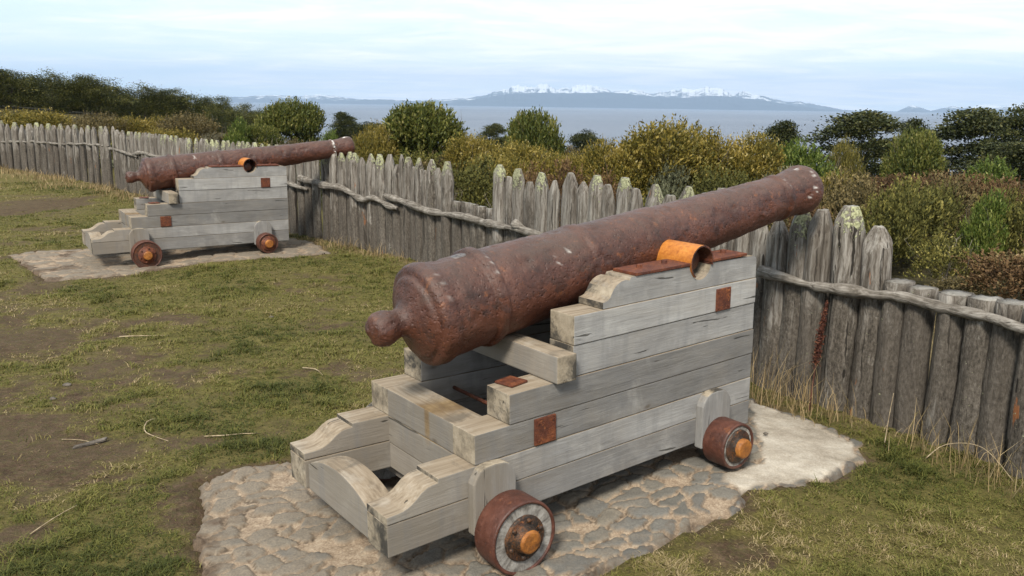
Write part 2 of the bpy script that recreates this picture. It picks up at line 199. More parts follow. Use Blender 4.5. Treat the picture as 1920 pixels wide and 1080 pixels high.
def rust(name, cols, scale=1.0, orange=.5, rough=.62, bump=.012, drop=False, pat=(.42, .7)):
    M = NM(name); p = M.vm('ADD', M.obj(), M.vm('SCALE', (3, 5, 7), sc=M.rnd()))
    a = M.noise(p, 5 * scale, 7, .66, .3); b = M.noise(p, 26 * scale, 6, .7); pit = M.voro(M.vm('ADD', p, M.vm('SCALE', M.noise(p, 30, 2, col=True), sc=.02)), 44 * scale)
    f = M.ma('ADD', M.ma('MULTIPLY', a, .6), M.ma('MULTIPLY', b, .4))
    c = M.ramp(f, [(.34, cols[0]), (.5, cols[1]), (.64, cols[2])])
    c = M.mix(M.ramp(M.noise(p, 3.1 * scale, 6, .7, .8), [(pat[0] + .1, 0), (pat[1], .65)]), c, cols[3])
    c = M.mix(M.ma('MULTIPLY', M.ramp(M.noise(p, 17 * scale, 4, .7), [(.60, 0), (.72, 1)]), orange), c, (.40, .14, .04))
    if drop:
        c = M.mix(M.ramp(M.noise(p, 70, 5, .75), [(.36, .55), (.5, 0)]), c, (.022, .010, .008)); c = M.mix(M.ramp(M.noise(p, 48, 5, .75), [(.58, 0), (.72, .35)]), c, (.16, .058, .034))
        zn = M.xyz(M.nrm())[2]; c = M.mix(M.ramp(M.ma('ADD', zn, M.ma('MULTIPLY', M.ma('SUBTRACT', M.noise(p, 6, 4), .5), .9)), [(.35, 0), (1, .32)]), c, (.125, .088, .070)); c = M.mix(M.ramp(M.ma('ADD', zn, M.ma('MULTIPLY', M.ma('SUBTRACT', M.noise(p, 9, 6, .7), .5), 2.2)), [(-1.0, .5), (-.2, 0)]), c, (.125, .042, .022)); c = M.mix(M.attr('drop'), c, (.62, .60, .56))  # upward faces lightened: the sky's sheen painted into the iron colour
    h = M.ma('ADD', M.ma('MULTIPLY', M.noise(p, 30 * scale, 6, .72), 1.0), M.ma('MULTIPLY', M.ramp(pit, [(.0, 0), (.35, 1)]), .5))
    return M.fin(c, M.ramp(b, [(.3, rough - .12), (.7, rough + .15)]), M.bump(h, .8, bump), .42)
WX = wood('weathered_plank'); WY = wood('weathered_beam', 1); WYS = wood('stained_beam', 1, stain=True); WZ = wood('weathered_upright', 2, .3)
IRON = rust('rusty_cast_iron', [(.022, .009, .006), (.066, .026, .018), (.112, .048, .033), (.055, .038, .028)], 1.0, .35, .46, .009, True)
TYRE = rust('brown_iron_tyre', [(.035, .014, .010), (.078, .028, .018), (.125, .048, .031), (.075, .040, .030)], 1.2, .25, .5, .004)
PLATE = rust('rusty_plate', [(.035, .010, .006), (.095, .026, .012), (.20, .062, .020), (.06, .020, .011)], 3.2, .8, .6, .003)
STRAP = rust('orange_strap', [(.24, .07, .014), (.42, .145, .022), (.54, .22, .04), (.10, .035, .016)], 2.4, .1, .5, .002, pat=(.52, .76))
HUBM = rust('greasy_hub', [(.007, .006, .005), (.03, .018, .011), (.19, .07, .018), (.06, .02, .010)], 3.4, .8, .5, .006)
CAPM = rust('yellow_axle_cap', [(.09, .032, .009), (.28, .10, .017), (.42, .17, .03), (.045, .02, .010)], 3, .2, .5, .004)
# ---------------------------------------------------------------- terrain
FENCE = [(6.0, -1.0), (4.6, 1.8), (3.9, 3.0), (3.45, 3.75), (3.02, 4.52), (2.85, 4.9), (2.66, 5.22), (2.42, 5.52), (2.14, 5.82), (1.9, 6.1), (1.25, 7.1), (.2, 8.8), (-1.36, 11.1), (-1.8, 11.6), (-2.6, 12.5), (-3.3, 13.3), (-5.3, 15.6), (-9.37, 20.3), (-11.25, 22.3), (-12.97, 23.9), (-14.19, 25.0), (-16, 26.6), (-26, 34)]
def outd(x, y):
    "signed distance outside the palisade line"
    best = np.full(np.shape(x), 1e9); sg = np.zeros(np.shape(x))
    for (a, b), (c, d) in zip(FENCE, FENCE[1:]):
        ex, ey = c - a, d - b; L = ex * ex + ey * ey
        t = np.clip(((x - a) * ex + (y - b) * ey) / L, 0, 1); dx, dy = x - a - t * ex, y - b - t * ey; q = np.hypot(dx, dy)
        s = np.where(ex * dy - ey * dx < 0, 1.0, -1.0); m = q < best; best = np.where(m, q, best); sg = np.where(m, s, sg)
    return best * sg
def hin(x, y):
    return .085 * np.exp(-((x - 1.15) ** 2 + (y - 4.85) ** 2) / (2 * .75 ** 2)) + .055 * np.exp(-((x + 3.5) ** 2 + (y - 11.9) ** 2) / 2) + .07 * np.exp(-(x + 1.5) ** 2 / (2 * .9 ** 2) - (y - 10.7) ** 2 / (2 * .5 ** 2))
def hgt(x, y, d=None):
    x = np.asarray(x, float); y = np.asarray(y, float); d = outd(x, y) if d is None else d
    o = np.maximum(d - 1.5, 0)
    z = hin(x, y) - .05 * np.minimum(o, 14) - .125 * np.maximum(o - 14, 0) + 5.2 * np.exp(-((x + 46) ** 2 / (2 * 21 ** 2) + (y - 74) ** 2 / (2 * 22 ** 2))) * (o > 3)
    z = z + .5 * (fbm(x / 9, y / 9, s=5) - .5) * np.clip(o / 12, 0, 1) * 2
    return np.maximum(z, -38.5)
def axis(lo, hi, fine, f0, f1, grow=1.13):
    a = list(np.arange(f0, f1 + 1e-6, fine)); st = fine
    while a[-1] < hi: st = min(st * grow, 60); a.append(a[-1] + st)
    st = fine
    while a[0] > lo: st = min(st * grow, 60); a.insert(0, a[0] - st)
    return np.array(a)
gx = axis(-480, 520, .06, -9, 4.6); gy = axis(-30, 520, .06, 2.6, 13.5)
GX, GY = np.meshgrid(gx, gy); D_ = outd(GX, GY); GZ = hgt(GX, GY, D_)
DIRT += [[-3.2, 4.2, 1.2, .8, .6], [-3.4, 5.2, 1.1, 1.6, .95], [-4.7, 7.5, 1.4, .9, .9], [-6.2, 9.5, 1.0, .9, .55]]
def dirtmask(x, y):
    m = 0
    for cx, cy, a, b, s in DIRT: m = np.maximum(m, s * np.exp(-(((x - cx) / a) ** 2 + ((y - cy) / b) ** 2) * .9))
    n = fbm(x * 1.9, y * 1.9, o=5, s=3); n2 = fbm(x * 6, y * 6, o=3, s=9)
    n3 = fbm(x * 15, y * 15, o=3, s=19)
    return np.clip((m * 1.05 + (n - .5) * 1.9 + (n2 - .5) * 1.0 + (n3 - .5) * .9 - .12) * 1.15, 0, 1)
def inpoly(x, y, P):
    r = np.zeros(np.shape(x), bool)
    for (a, b), (c, d) in zip(P, P[1:] + P[:1]):
        r ^= ((b > y) != (d > y)) & (x < (c - a) * (y - b) / ((d - b) or 1e-9) + a)
    return r
def polyd(x, y, P):
    best = np.full(np.shape(x), 1e9)
    for (a, b), (c, d) in zip(P, P[1:] + P[:1]):
        ex, ey = c - a, d - b; t = np.clip(((x - a) * ex + (y - b) * ey) / (ex * ex + ey * ey), 0, 1)
        best = np.minimum(best, np.hypot(x - a - t * ex, y - b - t * ey))
    return np.where(inpoly(x, y, P), -best, best)
PAD0 = [tuple(p) for p in PAD0]; PAD1 = [tuple(p) for p in PAD1]; CONC = [tuple(p) for p in CONC]
pd = np.minimum(polyd(GX, GY, PAD0), polyd(GX, GY, PAD1))
GR = 1 - dirtmask(GX, GY); GR = GR * np.clip((pd + .02) / .16 + (fbm(GX * 8, GY * 8, s=2) - .5), 0, 1)
GZ = GZ + np.where(np.abs(D_) < 60, (fbm(GX * 2.4, GY * 2.4, s=4, o=4) - .5) * .035 * np.clip((pd + .1) * 2, .15, 1), 0) - np.where(pd < .02, .06, 0) + np.where((D_ < 0), GR * .008, 0)
dry = np.clip(1 - np.abs(D_ - .1) / .5, 0, 1); dry = np.maximum(dry, np.clip(1 - np.abs(D_ - 3.0) / 2.6, 0, 1) * np.clip((GX - 1.0) / 2, 0, 1)); outm = np.clip(D_ - 2.0, 0, 1)
nx, ny = len(gx), len(gy); idx = np.arange(nx * ny).reshape(ny, nx)
faces = np.stack([idx[:-1, :-1], idx[:-1, 1:], idx[1:, 1:], idx[1:, :-1]], -1).reshape(-1, 4)
M = NM('lawn_and_soil'); p = M.obj(); g = M.attr('grass')
n1 = M.noise(p, 1.3, 8, .65); n2 = M.noise(p, 9, 6, .7); n3 = M.noise(p, 60, 5, .75)
soil = M.ramp(M.ma('ADD', M.ma('MULTIPLY', n2, .5), M.ma('MULTIPLY', n3, .5)), [(.36, (.032, .020, .013)), (.5, (.088, .056, .035)), (.63, (.16, .11, .072))])
soil = M.mix(M.ramp(n1, [(.4, 0), (.65, .5)]), soil, (.12, .09, .055)); soil = M.mix(M.ramp(M.noise(p, 24, 5, .75), [(.45, 0), (.62, .6)]), soil, (.085, .078, .032))
turf = M.ramp(M.ma('ADD', M.ma('MULTIPLY', n2, .45), M.ma('MULTIPLY', n3, .55)), [(.35, (.050, .044, .014)), (.5, (.115, .102, .030)), (.62, (.20, .17, .055))])
turf = M.mix(M.ramp(n1, [(.38, 0), (.68, .55)]), turf, (.13, .105, .045))
gm = M.ramp(M.ma('ADD', g, M.ma('MULTIPLY', M.ma('SUBTRACT', M.noise(p, 13, 7, .75), .5), 2.2)), [(.15, 0), (.75, 1)])
c = M.mix(gm, soil, turf); c = M.mix(M.attr('dry'), c, M.ramp(n3, [(.35, (.12, .085, .045)), (.65, (.34, .26, .15))]))
c = M.mix(M.attr('out'), c, M.ramp(n2, [(.35, (.03, .028, .014)), (.65, (.09, .075, .035))]))
GMAT = M.fin(c, .95, M.bump(M.ma('ADD', n2, M.ma('MULTIPLY', n3, .8)), .9, .03), .12)
tag(mk('ground', np.stack([GX, GY, GZ], -1).reshape(-1, 3), faces.tolist(), GMAT, smooth=True, vert_attr={'grass': GR.ravel(), 'dry': dry.ravel(), 'out': outm.ravel()}), kind='structure')
# stone pads: flat stones set in mortar, one heightfield each
def pad(name, P, seed, conc=None, cell=.17, step=.0115, lift=-.006):
    x0, x1 = min(a for a, b in P) - .1, max(a for a, b in P) + .1; y0, y1 = min(b for a, b in P) - .1, max(b for a, b in P) + .1
    X, Y = np.meshgrid(np.arange(x0, x1, step), np.arange(y0, y1, step)); e = polyd(X, Y, P) + (fbm(X * 3.5, Y * 3.5, s=seed) - .5) * .22 + (fbm(X * 16, Y * 16, s=seed + 3) - .5) * .08
    Xw = X + (fbm(X * 5, Y * 5, s=seed + 1) - .5) * .20; Yw = Y + (fbm(X * 5, Y * 5, s=seed + 2) - .5) * .20
    u, v = (Xw * .8 + Yw * .6) / (cell * 1.3), (-Xw * .6 + Yw * .8) / (cell * .85)
    iu, iv = np.floor(u).astype(np.int64), np.floor(v).astype(np.int64); f1 = np.full(X.shape, 9.); f2 = np.full(X.shape, 9.); cid = np.zeros(X.shape)
    for a in (-1, 0, 1):
        for b in (-1, 0, 1):
            cu, cv = iu + a + .12 + .76 * h3(iu + a, iv + b, 0 * iu, seed), iv + b + .12 + .76 * h3(iu + a, iv + b, 0 * iu + 1, seed)
            q = np.hypot(cu - u, cv - v); r = h3(iu + a, iv + b, 0 * iu + 2, seed); q = q - .10 * r
            m = q < f1; f2 = np.where(m, f1, np.minimum(f2, q)); cid = np.where(m, r, cid); f1 = np.where(m, q, f1)
    edge = f2 - f1; gapn = (fbm(X * 14, Y * 14, s=seed + 5) - .5) * .26
    st = np.clip((edge - .13 + gapn) / .028, 0, 1) * (cid > .1); st = st * st * (3 - 2 * st)
    cm = np.zeros(X.shape)
    if conc: cm = np.clip(-(polyd(X, Y, conc) + (fbm(X * 6, Y * 6, s=77) - .5) * .14) / .03, 0, 1); st = st * (1 - cm)
    hs = .007 + .012 * h3(np.round(cid * 9999).astype(np.int64), iu * 0, iu * 0, 3) + .016 * (cid - .5) * (edge * .5)
    Z = hin(X, Y) + lift + st * hs + (fbm(X * 22, Y * 22, s=seed + 7, o=4) - .5) * (.010 + .004 * st) + cm * .012
    Z = Z + (fbm(X * 3, Y * 3, s=8) - .5) * .02 - np.clip(e / .05, 0, 1) * .06
    jn = np.exp(-((edge - .115 + gapn) / .035) ** 2) * (1 - cm) * np.clip(fbm(X * 9, Y * 9, s=seed + 40) * 3 - .9, 0, 1) * (cid > .1)
    keep = e < .05; F4 = keep[:-1, :-1] & keep[1:, :-1] & keep[:-1, 1:] & keep[1:, 1:]
    idx = np.arange(X.size).reshape(X.shape); fc = np.stack([idx[:-1, :-1], idx[:-1, 1:], idx[1:, 1:], idx[1:, :-1]], -1)[F4]
    used = np.unique(fc); re = np.zeros(X.size, int); re[used] = np.arange(len(used)); fc = re[fc]
    V = np.stack([X, Y, Z], -1).reshape(-1, 3)[used]
    soil = np.clip(dirtn(X, Y, seed) + np.clip(e + .12, 0, 1) * 4, 0, 1) * (1 - .8 * cm)
    o = mk(name, V, fc.tolist(), PADM, smooth=True, vert_attr={'jn': jn.ravel()[used], 'st': st.ravel()[used], 'cid': cid.ravel()[used], 'cm': cm.ravel()[used], 'sl': soil.ravel()[used]})
    return tag(o, kind='structure')
def dirtn(X, Y, s): return np.clip((fbm(X * 2.2, Y * 2.2, s=s + 30) - .56) * 5, 0, 1) * np.clip(.5 - X, 0, 1)
M = NM('set_stones'); p = M.obj(); n2 = M.noise(p, 14, 6, .7); n3 = M.noise(p, 90, 5, .75)
sc_ = M.ramp(M.attr('cid'), [(.2, (.12, .115, .10)), (.4, (.19, .175, .145)), (.55, (.11, .11, .105)), (.8, (.20, .175, .135)), (1, (.145, .142, .13))])
sc_ = M.mix(M.ramp(M.ma('ADD', M.noise(p, 5, 6, .7), M.ma('MULTIPLY', M.xyz(p)[0], -.13)), [(.42, .05), (.66, .85)]), sc_, (.215, .175, .13)); sc_ = M.mix(M.ramp(n3, [(.4, .0), (.62, .5)]), sc_, (.07, .065, .06))
mo = M.ramp(M.ma('ADD', M.ma('MULTIPLY', n2, .4), M.ma('MULTIPLY', n3, .6)), [(.34, (.12, .085, .058)), (.5, (.265, .20, .14)), (.64, (.40, .33, .245))])
co = M.ramp(M.ma('ADD', M.ma('MULTIPLY', M.noise(p, 3.2, 7, .65), .6), M.ma('MULTIPLY', n3, .4)), [(.36, (.19, .16, .12)), (.5, (.33, .29, .235)), (.62, (.46, .42, .355))])
c = M.mix(M.attr('st'), mo, sc_); c = M.mix(M.attr('cm'), c, co); c = M.mix(M.ramp(M.ma('ADD', M.attr('sl'), M.ma('MULTIPLY', M.ma('SUBTRACT', n2, .5), 1.3)), [(.35, 0), (.75, .93)]), c, M.ramp(n3, [(.3, (.05, .034, .022)), (.7, (.14, .10, .07))]))
c = M.mix(M.ma('MULTIPLY', M.attr('jn'), .85), c, (.035, .026, .02)); PADM = M.fin(c, .9, M.bump(M.ma('ADD', n2, M.ma('MULTIPLY', n3, .5)), .7, .008), .2)
pad('stone_paving', PAD0, 21, CONC, .125); pad('stone_paving', PAD1, 48, None, .2, .02)
# sea
M = NM('sea_water'); p = M.obj()
wv = M.noise(p, .05, 6, .6, 0, (1, 1.6, 1)); w2 = M.noise(p, .6, 4, .6, 0, (1, 1.5, 1)); big = M.noise(p, .0011, 5, .6, .4, (.5, 1, 1))
SEA = M.fin(M.ramp(big, [(.35, (.09, .11, .15)), (.65, (.15, .175, .22))]), .42, M.bump(M.ma('ADD', wv, M.ma('MULTIPLY', w2, .25)), 1.0, 5.0), .3)
n = 96; V = [(0, 0, -36)] + [(r * math.cos(a), r * math.sin(a), -36) for r in (3000, 19000) for a in np.linspace(0, 2 * math.pi, n, endpoint=False)]
Fc = [(0, 1 + i, 1 + (i + 1) % n) for i in range(n)] + [(1 + i, 1 + n + i, 1 + n + (i + 1) % n, 1 + (i + 1) % n) for i in range(n)]
tag(mk('sea', V, Fc, SEA), kind='structure')
# far ranges across the strait
M = NM('far_mountain_rock'); p = M.obj(); z = M.attr('zs'); nz = M.noise(p, .006, 9, .7, 0, (1, 1, .5)); sl = M.xyz(M.n('ShaderNodeNewGeometry').outputs['Normal'])[2]
snow = M.ramp(M.ma('ADD', M.ma('DIVIDE', z, 1), M.ma('ADD', M.ma('MULTIPLY', M.ma('SUBTRACT', nz, .5), 4.2), M.ma('MULTIPLY', M.ma('SUBTRACT', sl, .85), 1.5))), [(.66, 0), (.95, 1)])
MTM = M.fin(M.mix(M.ma('MULTIPLY', snow, M.attr('snowy')), (.03, .04, .055), (.70, .72, .76)), .9)
def rangem(P, R0, depth, snowy, seed, rough=.12, zsc=250):
    az = np.arange(P[0][0], P[-1][0], .03); el = np.interp(az, [q[0] for q in P], [q[1] for q in P])
    t = np.linspace(0, 1, 34); A, T = np.meshgrid(np.radians(az), t); E = np.interp(np.degrees(A), az, el)
    Rr = R0 + depth * T; ridge = .55; Hm = (R0 + depth * ridge) * E / 1000 + 2 + 38
    s = np.where(T < ridge, (T / ridge) ** 1.25, 1 - ((T - ridge) / (1 - ridge)) ** 1.3)
    X, Y = Rr * np.sin(A), Rr * np.cos(A); n = 1 - 2 * np.abs(fbm(X / 900, Y / 900, s=seed, o=5) - .5)
    n2 = fbm(X / 200, Y / 200, s=seed + 3, o=5, g=.6); Hm = Hm * (1 + (fbm(A * 130, 0 * A + seed, o=4, s=seed + 8, g=.65) - .5) * (.34 if snowy > .6 else .1))
    Z = -36.5 + np.maximum(Hm, 1) * s * (1 + rough * (n - .75) * (1 - s * .6) * 2.6 + (n2 - .5) * .42 * np.minimum(1, (1 - s) * 2.2 + .15))
    ny, nx = X.shape; idx = np.arange(nx * ny).reshape(ny, nx); fc = np.stack([idx[:-1, :-1], idx[:-1, 1:], idx[1:, 1:], idx[1:, :-1]], -1).reshape(-1, 4)
    tag(mk('mountain_range', np.stack([X, Y, Z], -1).reshape(-1, 3), fc.tolist(), MTM, smooth=True, vert_attr={'snowy': np.full(X.size, float(snowy > .1)), 'zs': (Z / zsc).ravel()}), kind='structure')
rangem(SNOW, 13000, 3500, 1, 1); rangem(BLUE, 11800, 1500, 0.0, 5, .06); rangem(LEFT, 13500, 2500, .8, 9, .12, 105); rangem(MID, 12800, 1800, .5, 12, .12, 110); rangem(RIGHT, 14500, 2500, 1, 15, .12, 64)
# ---------------------------------------------------------------- cannon and carriage (local frame: x along the gun, y across, z up)
L, W, T, TP = 2.4466, 1.0134, .1795, .0441
HH = [0, .1465, .2854, .4291, .5748, .7297, .8763, 1.0]
rng = random.Random(11)
class Acc:
    def __init__(s): s.V = []; s.F = []; s.a = []; s.mi = []
    def add(s, bm, pv, f=None, mi=0):
        o = len(s.V); bm.verts.index_update()
        for v in bm.verts: s.V.append(tuple(f(v.co)) if f else tuple(v.co))
        for fc in bm.faces: s.F.append([o + v.index for v in fc.verts]); s.a.append(pv); s.mi.append(mi)
        bm.free()
    def out(s, name, mat, parent=None, smooth=False):
        o = mk(name, s.V, s.F, mat, parent, smooth, face_attr={'pv': s.a})
        if any(s.mi): o.data.polygons.foreach_set('material_index', s.mi)
        return o
def prism(pts, a, b, bev=.004, seg=2, plane='xz', sub=0):
    bm = bmesh.new(); mp = {'xz': lambda u, w, v: (u, v, w), 'yz': lambda u, w, v: (v, u, w), 'xy': lambda u, w, v: (u, w, v)}[plane]
    A = [bm.verts.new(mp(u, w_, a)) for u, w_ in pts]; B = [bm.verts.new(mp(u, w_, b)) for u, w_ in pts]; n = len(pts)
    bm.faces.new(A); bm.faces.new(B[::-1])
    for i in range(n): bm.faces.new((A[i], B[i], B[(i + 1) % n], A[(i + 1) % n]))
    bmesh.ops.recalc_face_normals(bm, faces=bm.faces)
    if bev:
        eg = [e for e in bm.edges if len(e.link_faces) == 2 and e.calc_face_angle(0) > .5]
        bmesh.ops.bevel(bm, geom=eg, offset=bev, segments=seg, profile=.6, affect='EDGES', clamp_overlap=True)
    return bm
def box(x0, x1, y0, y1, z0, z1, bev=.004): return prism([(x0, z0), (x1, z0), (x1, z1), (x0, z1)], y0, y1, bev)
def arc(cx, cz, r, a0, a1, n): return [(cx + r * math.cos(R(a0 + (a1 - a0) * i / n)), cz + r * math.sin(R(a0 + (a1 - a0) * i / n))) for i in range(n + 1)]
def lathe(prof, seg=40, axis='y', nz=0, s=0):
    "prof: (along, radius)"
    V = []; Fc = []; m = len(prof)
    for i in range(seg):
        a = 2 * math.pi * i / seg
        for t, r in prof: V.append((t, r * math.cos(a), r * math.sin(a)) if axis == 'x' else (r * math.cos(a), t, r * math.sin(a)))
    for i in range(seg):
        j = (i + 1) % seg
        for k in range(m - 1): Fc.append([i * m + k, i * m + k + 1, j * m + k + 1, j * m + k])
    V = np.array(V)
    if nz: V = V + (np.stack([fbm(V[:, 0] * 30 + q * 9, V[:, 1] * 30, V[:, 2] * 30, s=s + q) for q in range(3)], -1) - .5) * nz
    return V, Fc
def bracket(root, side):
    ac = Acc()
    def f(c): y = c[1] + TP * c[0]; return (c[0], y if side > 0 else W - y, c[2])
    ogee = [(0, HH[1] + .002), (L, HH[1] + .002), (L, HH[2] - .001), (.257, HH[2] - .001), (.257, .266), (.243, .264)] + [(.243 - .05 * math.sin(R(a)), .262 - .004 + .012 * math.cos(R(a)) - .006) for a in (20, 45, 70)] + [(.172, .243), (.150, .225), (.128, .209), (.105, .197), (.080, .189), (.05, .186), (.0, .184)]
    top = [(1.233, HH[6] + .002), (L - .002, HH[6] + .002), (L - .002, HH[7] - .02), (L - .012, HH[7] - .005), (L - .03, HH[7] + .003), (2.346, HH[7] + .005), (2.0398, HH[7] + .008)] + [(u, z) for u, z in arc(1.955, 1.012, .085, -3, -177, 14)] + [(1.425, HH[7] + .012), (1.418, HH[7] + .004), (1.415, .996), (1.385, 1.002), (1.355, .998), (1.325, .985), (1.305, .967), (1.292, .947), (1.282, .930), (1.268, .917), (1.25, .911), (1.233, .909)]
    def rect(u0, w0, w1): j = rng.uniform(-.004, .004); return [(u0, w0 + .0015), (L + j, w0 + .0015), (L + j, w1 - .0015), (u0, w1 - .0015)]
    rows = [rect(0, 0, HH[1]), ogee, rect(.455, HH[2], HH[3]), rect(.65, HH[3], HH[4]), rect(1.04, HH[4], HH[5]), rect(1.04, HH[5], HH[6]), top]
    for i, pts in enumerate(rows):
        dv = rng.uniform(-.003, .003); bm = prism(pts, dv, T + dv, .0045, 2)
        ac.add(bm, rng.random(), f)
    return ac.out('bracket', WX, root)
def carriage():
    root = empty('cannon')
    nb = bracket(root, 1); fb = bracket(root, -1)
    def ny(u): return TP * u
    # stacked transom between the brackets
    ac = Acc()
    for z0, z1 in ((0, .135), (.138, .281), (.284, .427)):
        j = rng.uniform(-.003, .003); ac.add(box(.458 + j, .625, T + .455 * TP - .01, W - T - .455 * TP + .01, z0, z1, .005), rng.random())
    ac.out('transom', WYS, root)
    ac = Acc()
    yl, yr = T + .002, W - T - .002; ym = (yl + yr) / 2; hw = (yr - yl) / 2
    pts = [(yl, -.002), (yr, -.002)] + [(ym + hw * t, .128 + .082 * (1 - t * t) ** .9) for t in np.linspace(1, -1, 22)]
    ac.add(prism(pts, .015, .15, .005, 2, 'yz'), .35); ac.out('curved_tailboard', WY, root)
    ac = Acc(); ac.add(box(.904, 1.022, -.0, W, .577, .709, .007), .62); ac.out('stool_bed', WY, root)
    # front transom under the gun
    ac = Acc(); ac.add(box(2.22, 2.36, T + .09, W - T - .09, .08, .74, .004), .2); ac.out('front_transom', WY, root)
    for u, z, r in ((.585, -.02, .173), (2.10, .01, .130)):
        ac = Acc(); ac.add(box(u - .075, u + .075, .03, W - .03, z - .055, -.003, .004), .5); ac.out('axletree', WY, root)
        for sd in (1, -1):
            yf = TP * u
            cu = u - (.055 if r > .15 else .02); hwd, hz = .115, .295
            pr = [(cu - hwd, -.02), (cu + hwd, -.02), (cu + hwd, hz - .075), (cu + hwd - .012, hz - .05), (cu + hwd - .035, hz - .018)] + [(cu + .05, hz - .004), (cu, hz), (cu - .05, hz - .004), (cu - hwd + .035, hz - .018), (cu - hwd + .012, hz - .05), (cu - hwd, hz - .075)]
            ac = Acc(); bm = prism(pr, yf - .055, yf - .002, .007, 2)
            ac.add(bm, rng.random() * .4, (lambda c: tuple(c)) if sd > 0 else (lambda c: (c[0], W - c[1], c[2]))); ac.out('axle_guard', WZ, root)
            # wheel: local y is the axle, outside is -y
            wo = Acc(); V, Fc = lathe([(-.066, .001), (-.066, r - .016), (-.04, r - .012), (.07, r - .012), (.07, .001)], 48, nz=.004)
            wheel = mk('wheel', V, Fc, WOODW, root, face_attr={'pv': [.3] * len(Fc)}); wheel.location = (u, yf - .125 if sd > 0 else W - yf + .125, z)
            if sd < 0: wheel.rotation_euler[2] = math.pi
            V, Fc = lathe([(-.058, r - .016), (-.072, r - .015), (-.075, r - .009), (-.073, r - .002), (-.065, r), (.065, r), (.074, r - .003), (.074, r - .015), (.05, r - .016)], 56, nz=.0025, s=4); mk('tyre', V, Fc, TYRE, wheel, True)
            k = .62 if r > .15 else .74; hb = r * k
            V, Fc = lathe([(-.062, hb), (-.076, hb - .002), (-.080, hb - .010), (-.079, hb * .6), (-.10, hb * .55), (-.112, hb * .50)], 44, nz=.005, s=7); hp = mk('hub_plate', V, Fc, HUBM, wheel, True)
            cr_ = hb * (.50 if r > .15 else .56)
            V, Fc = lathe([(-.075, cr_), (-.118, cr_), (-.124, cr_ - .006), (-.126, cr_ - .014), (-.125, .001)], 40, nz=.003, s=9); mk('axle_cap', V, Fc, CAPM, wheel, True)
            if r > .15:
                for q in range(6):
                    ac = Acc()
                    a = R(q * 60 + 20); V, Fc = lathe([(-.076, .011), (-.088, .010), (-.091, .005), (-.091, .0005)], 10)
                    o = len(ac.V); ac.V += [tuple(v + np.array([math.cos(a) * hb * .8, 0, math.sin(a) * hb * .8])) for v in V]; ac.F += [[o + x for x in f_] for f_ in Fc]; ac.a += [.1] * len(Fc); ac.mi += [0] * len(Fc); ac.out('hub_bolt', HUBM, wheel, True)
    # iron furniture, mirrored on both brackets
    for sd in (1, -1):
        def m(y): return y if sd > 0 else W - y
        def bx(x0, x1, y0, y1, z0, z1, bev=.002): return box(x0, x1, min(m(y0), m(y1)), max(m(y0), m(y1)), z0, z1, bev)
        def shear(c): return (c[0], c[1] + (TP * c[0] if sd > 0 else -TP * c[0]), c[2])
        for x0, x1, z0, z1 in ((.797, .926, .293, .422), (2.088, 2.212, .733, .857)):
            ac = Acc(); ac.add(bx(x0, x1, -.009, .004, z0, z1, .003), .3, shear)
            for dx in (.02, x1 - x0 - .02):
                for dz in (.02, z1 - z0 - .02): ac.add(bx(x0 + dx - .006, x0 + dx + .006, -.013, 0, z0 + dz - .006, z0 + dz + .006, .002), .3, shear)
            ac.out('side_plate', PLATE, root)
        ac = Acc(); x0, y0 = .757, .13 + .03
        bm = bx(-.056, .056, -.055, .055, .576, .586, .004) if 0 else box(-.056, .056, -.055, .055, .576, .587, .004)
        rot = Matrix.Rotation(R(12 * sd), 3, 'Z')
        ac.add(bm, .3, lambda c: tuple(rot @ Vector((c[0], c[1], 0)) + Vector((x0, m(y0), c[2]))))
        V, Fc = lathe([(.0, .014), (.016, .013), (.018, .008), (.018, .0005)], 6); o = len(ac.V)
        ac.V += [(x0 + v[0], m(y0) + v[2], .586 + v[1]) for v in V]; ac.F += Fc; ac.a += [.3] * len(Fc); ac.mi += [0] * len(Fc); ac.out('bolt_plate', PLATE, root)
        # trunnion cap square: flat strap with a half round over the trunnion
        zc = 1.022; ri, ro = .083, .0915
        ac = Acc()
        zb, zt = 1.013, 1.028
        for a, b in ((1.454, 1.955 - ri + .004), (1.955 + ri - .004, 2.346)): ac.add(bx(a, b, -.004, T - .012, zb, zt, .002), .3, shear)
        ac.out('cap_strap', PLATE, root)
        n = 26; V = []; Fc = []
        ya, yb = (-.008, T + .065)
        angs = [R(-14 + (250) * i / n) for i in range(n + 1)]
        for a in angs:
            for rr, yy in ((ri, ya), (ro, ya), (ro, yb), (ri, yb)): V.append(shear((1.955 + rr * math.cos(a), m(yy), zc + rr * math.sin(a))))
        for i in range(n):
            for k in range(4): Fc.append([i * 4 + k, i * 4 + (k + 1) % 4, i * 4 + 4 + (k + 1) % 4, i * 4 + 4 + k])
        Fc += [[0, 1, 2, 3], [n * 4 + 3, n * 4 + 2, n * 4 + 1, n * 4]]
        o = mk('trunnion_cap', V, Fc, [STRAP, IRON], root); o.data.polygons.foreach_set('material_index', [0 if (q < n * 4 and q % 4 == 1) else 1 for q in range(len(Fc))])  # inner and rim faces in dark iron, painting in the cap's shaded interior
        for u in (1.57, 1.76, 2.25):
            ac = Acc(); V, Fc = lathe([(.0, .017), (.016, .016), (.018, .010), (.018, .0005)], 6); o_ = len(ac.V)
            ac.V += [shear((u + v[0], m(.09) + v[2], zt + v[1])) for v in V]; ac.F += Fc; ac.a += [.3] * len(Fc); ac.mi += [0] * len(Fc); ac.out('strap_bolt', PLATE, root)
    V, Fc = lathe([(.20, .0005), (.20, .010), (W - .20, .010), (W - .20, .0005)], 10); V = V + np.array([.845, 0, .362]); mk('tie_rod', V, Fc, PLATE, root, True)
    return root
WOODW = None
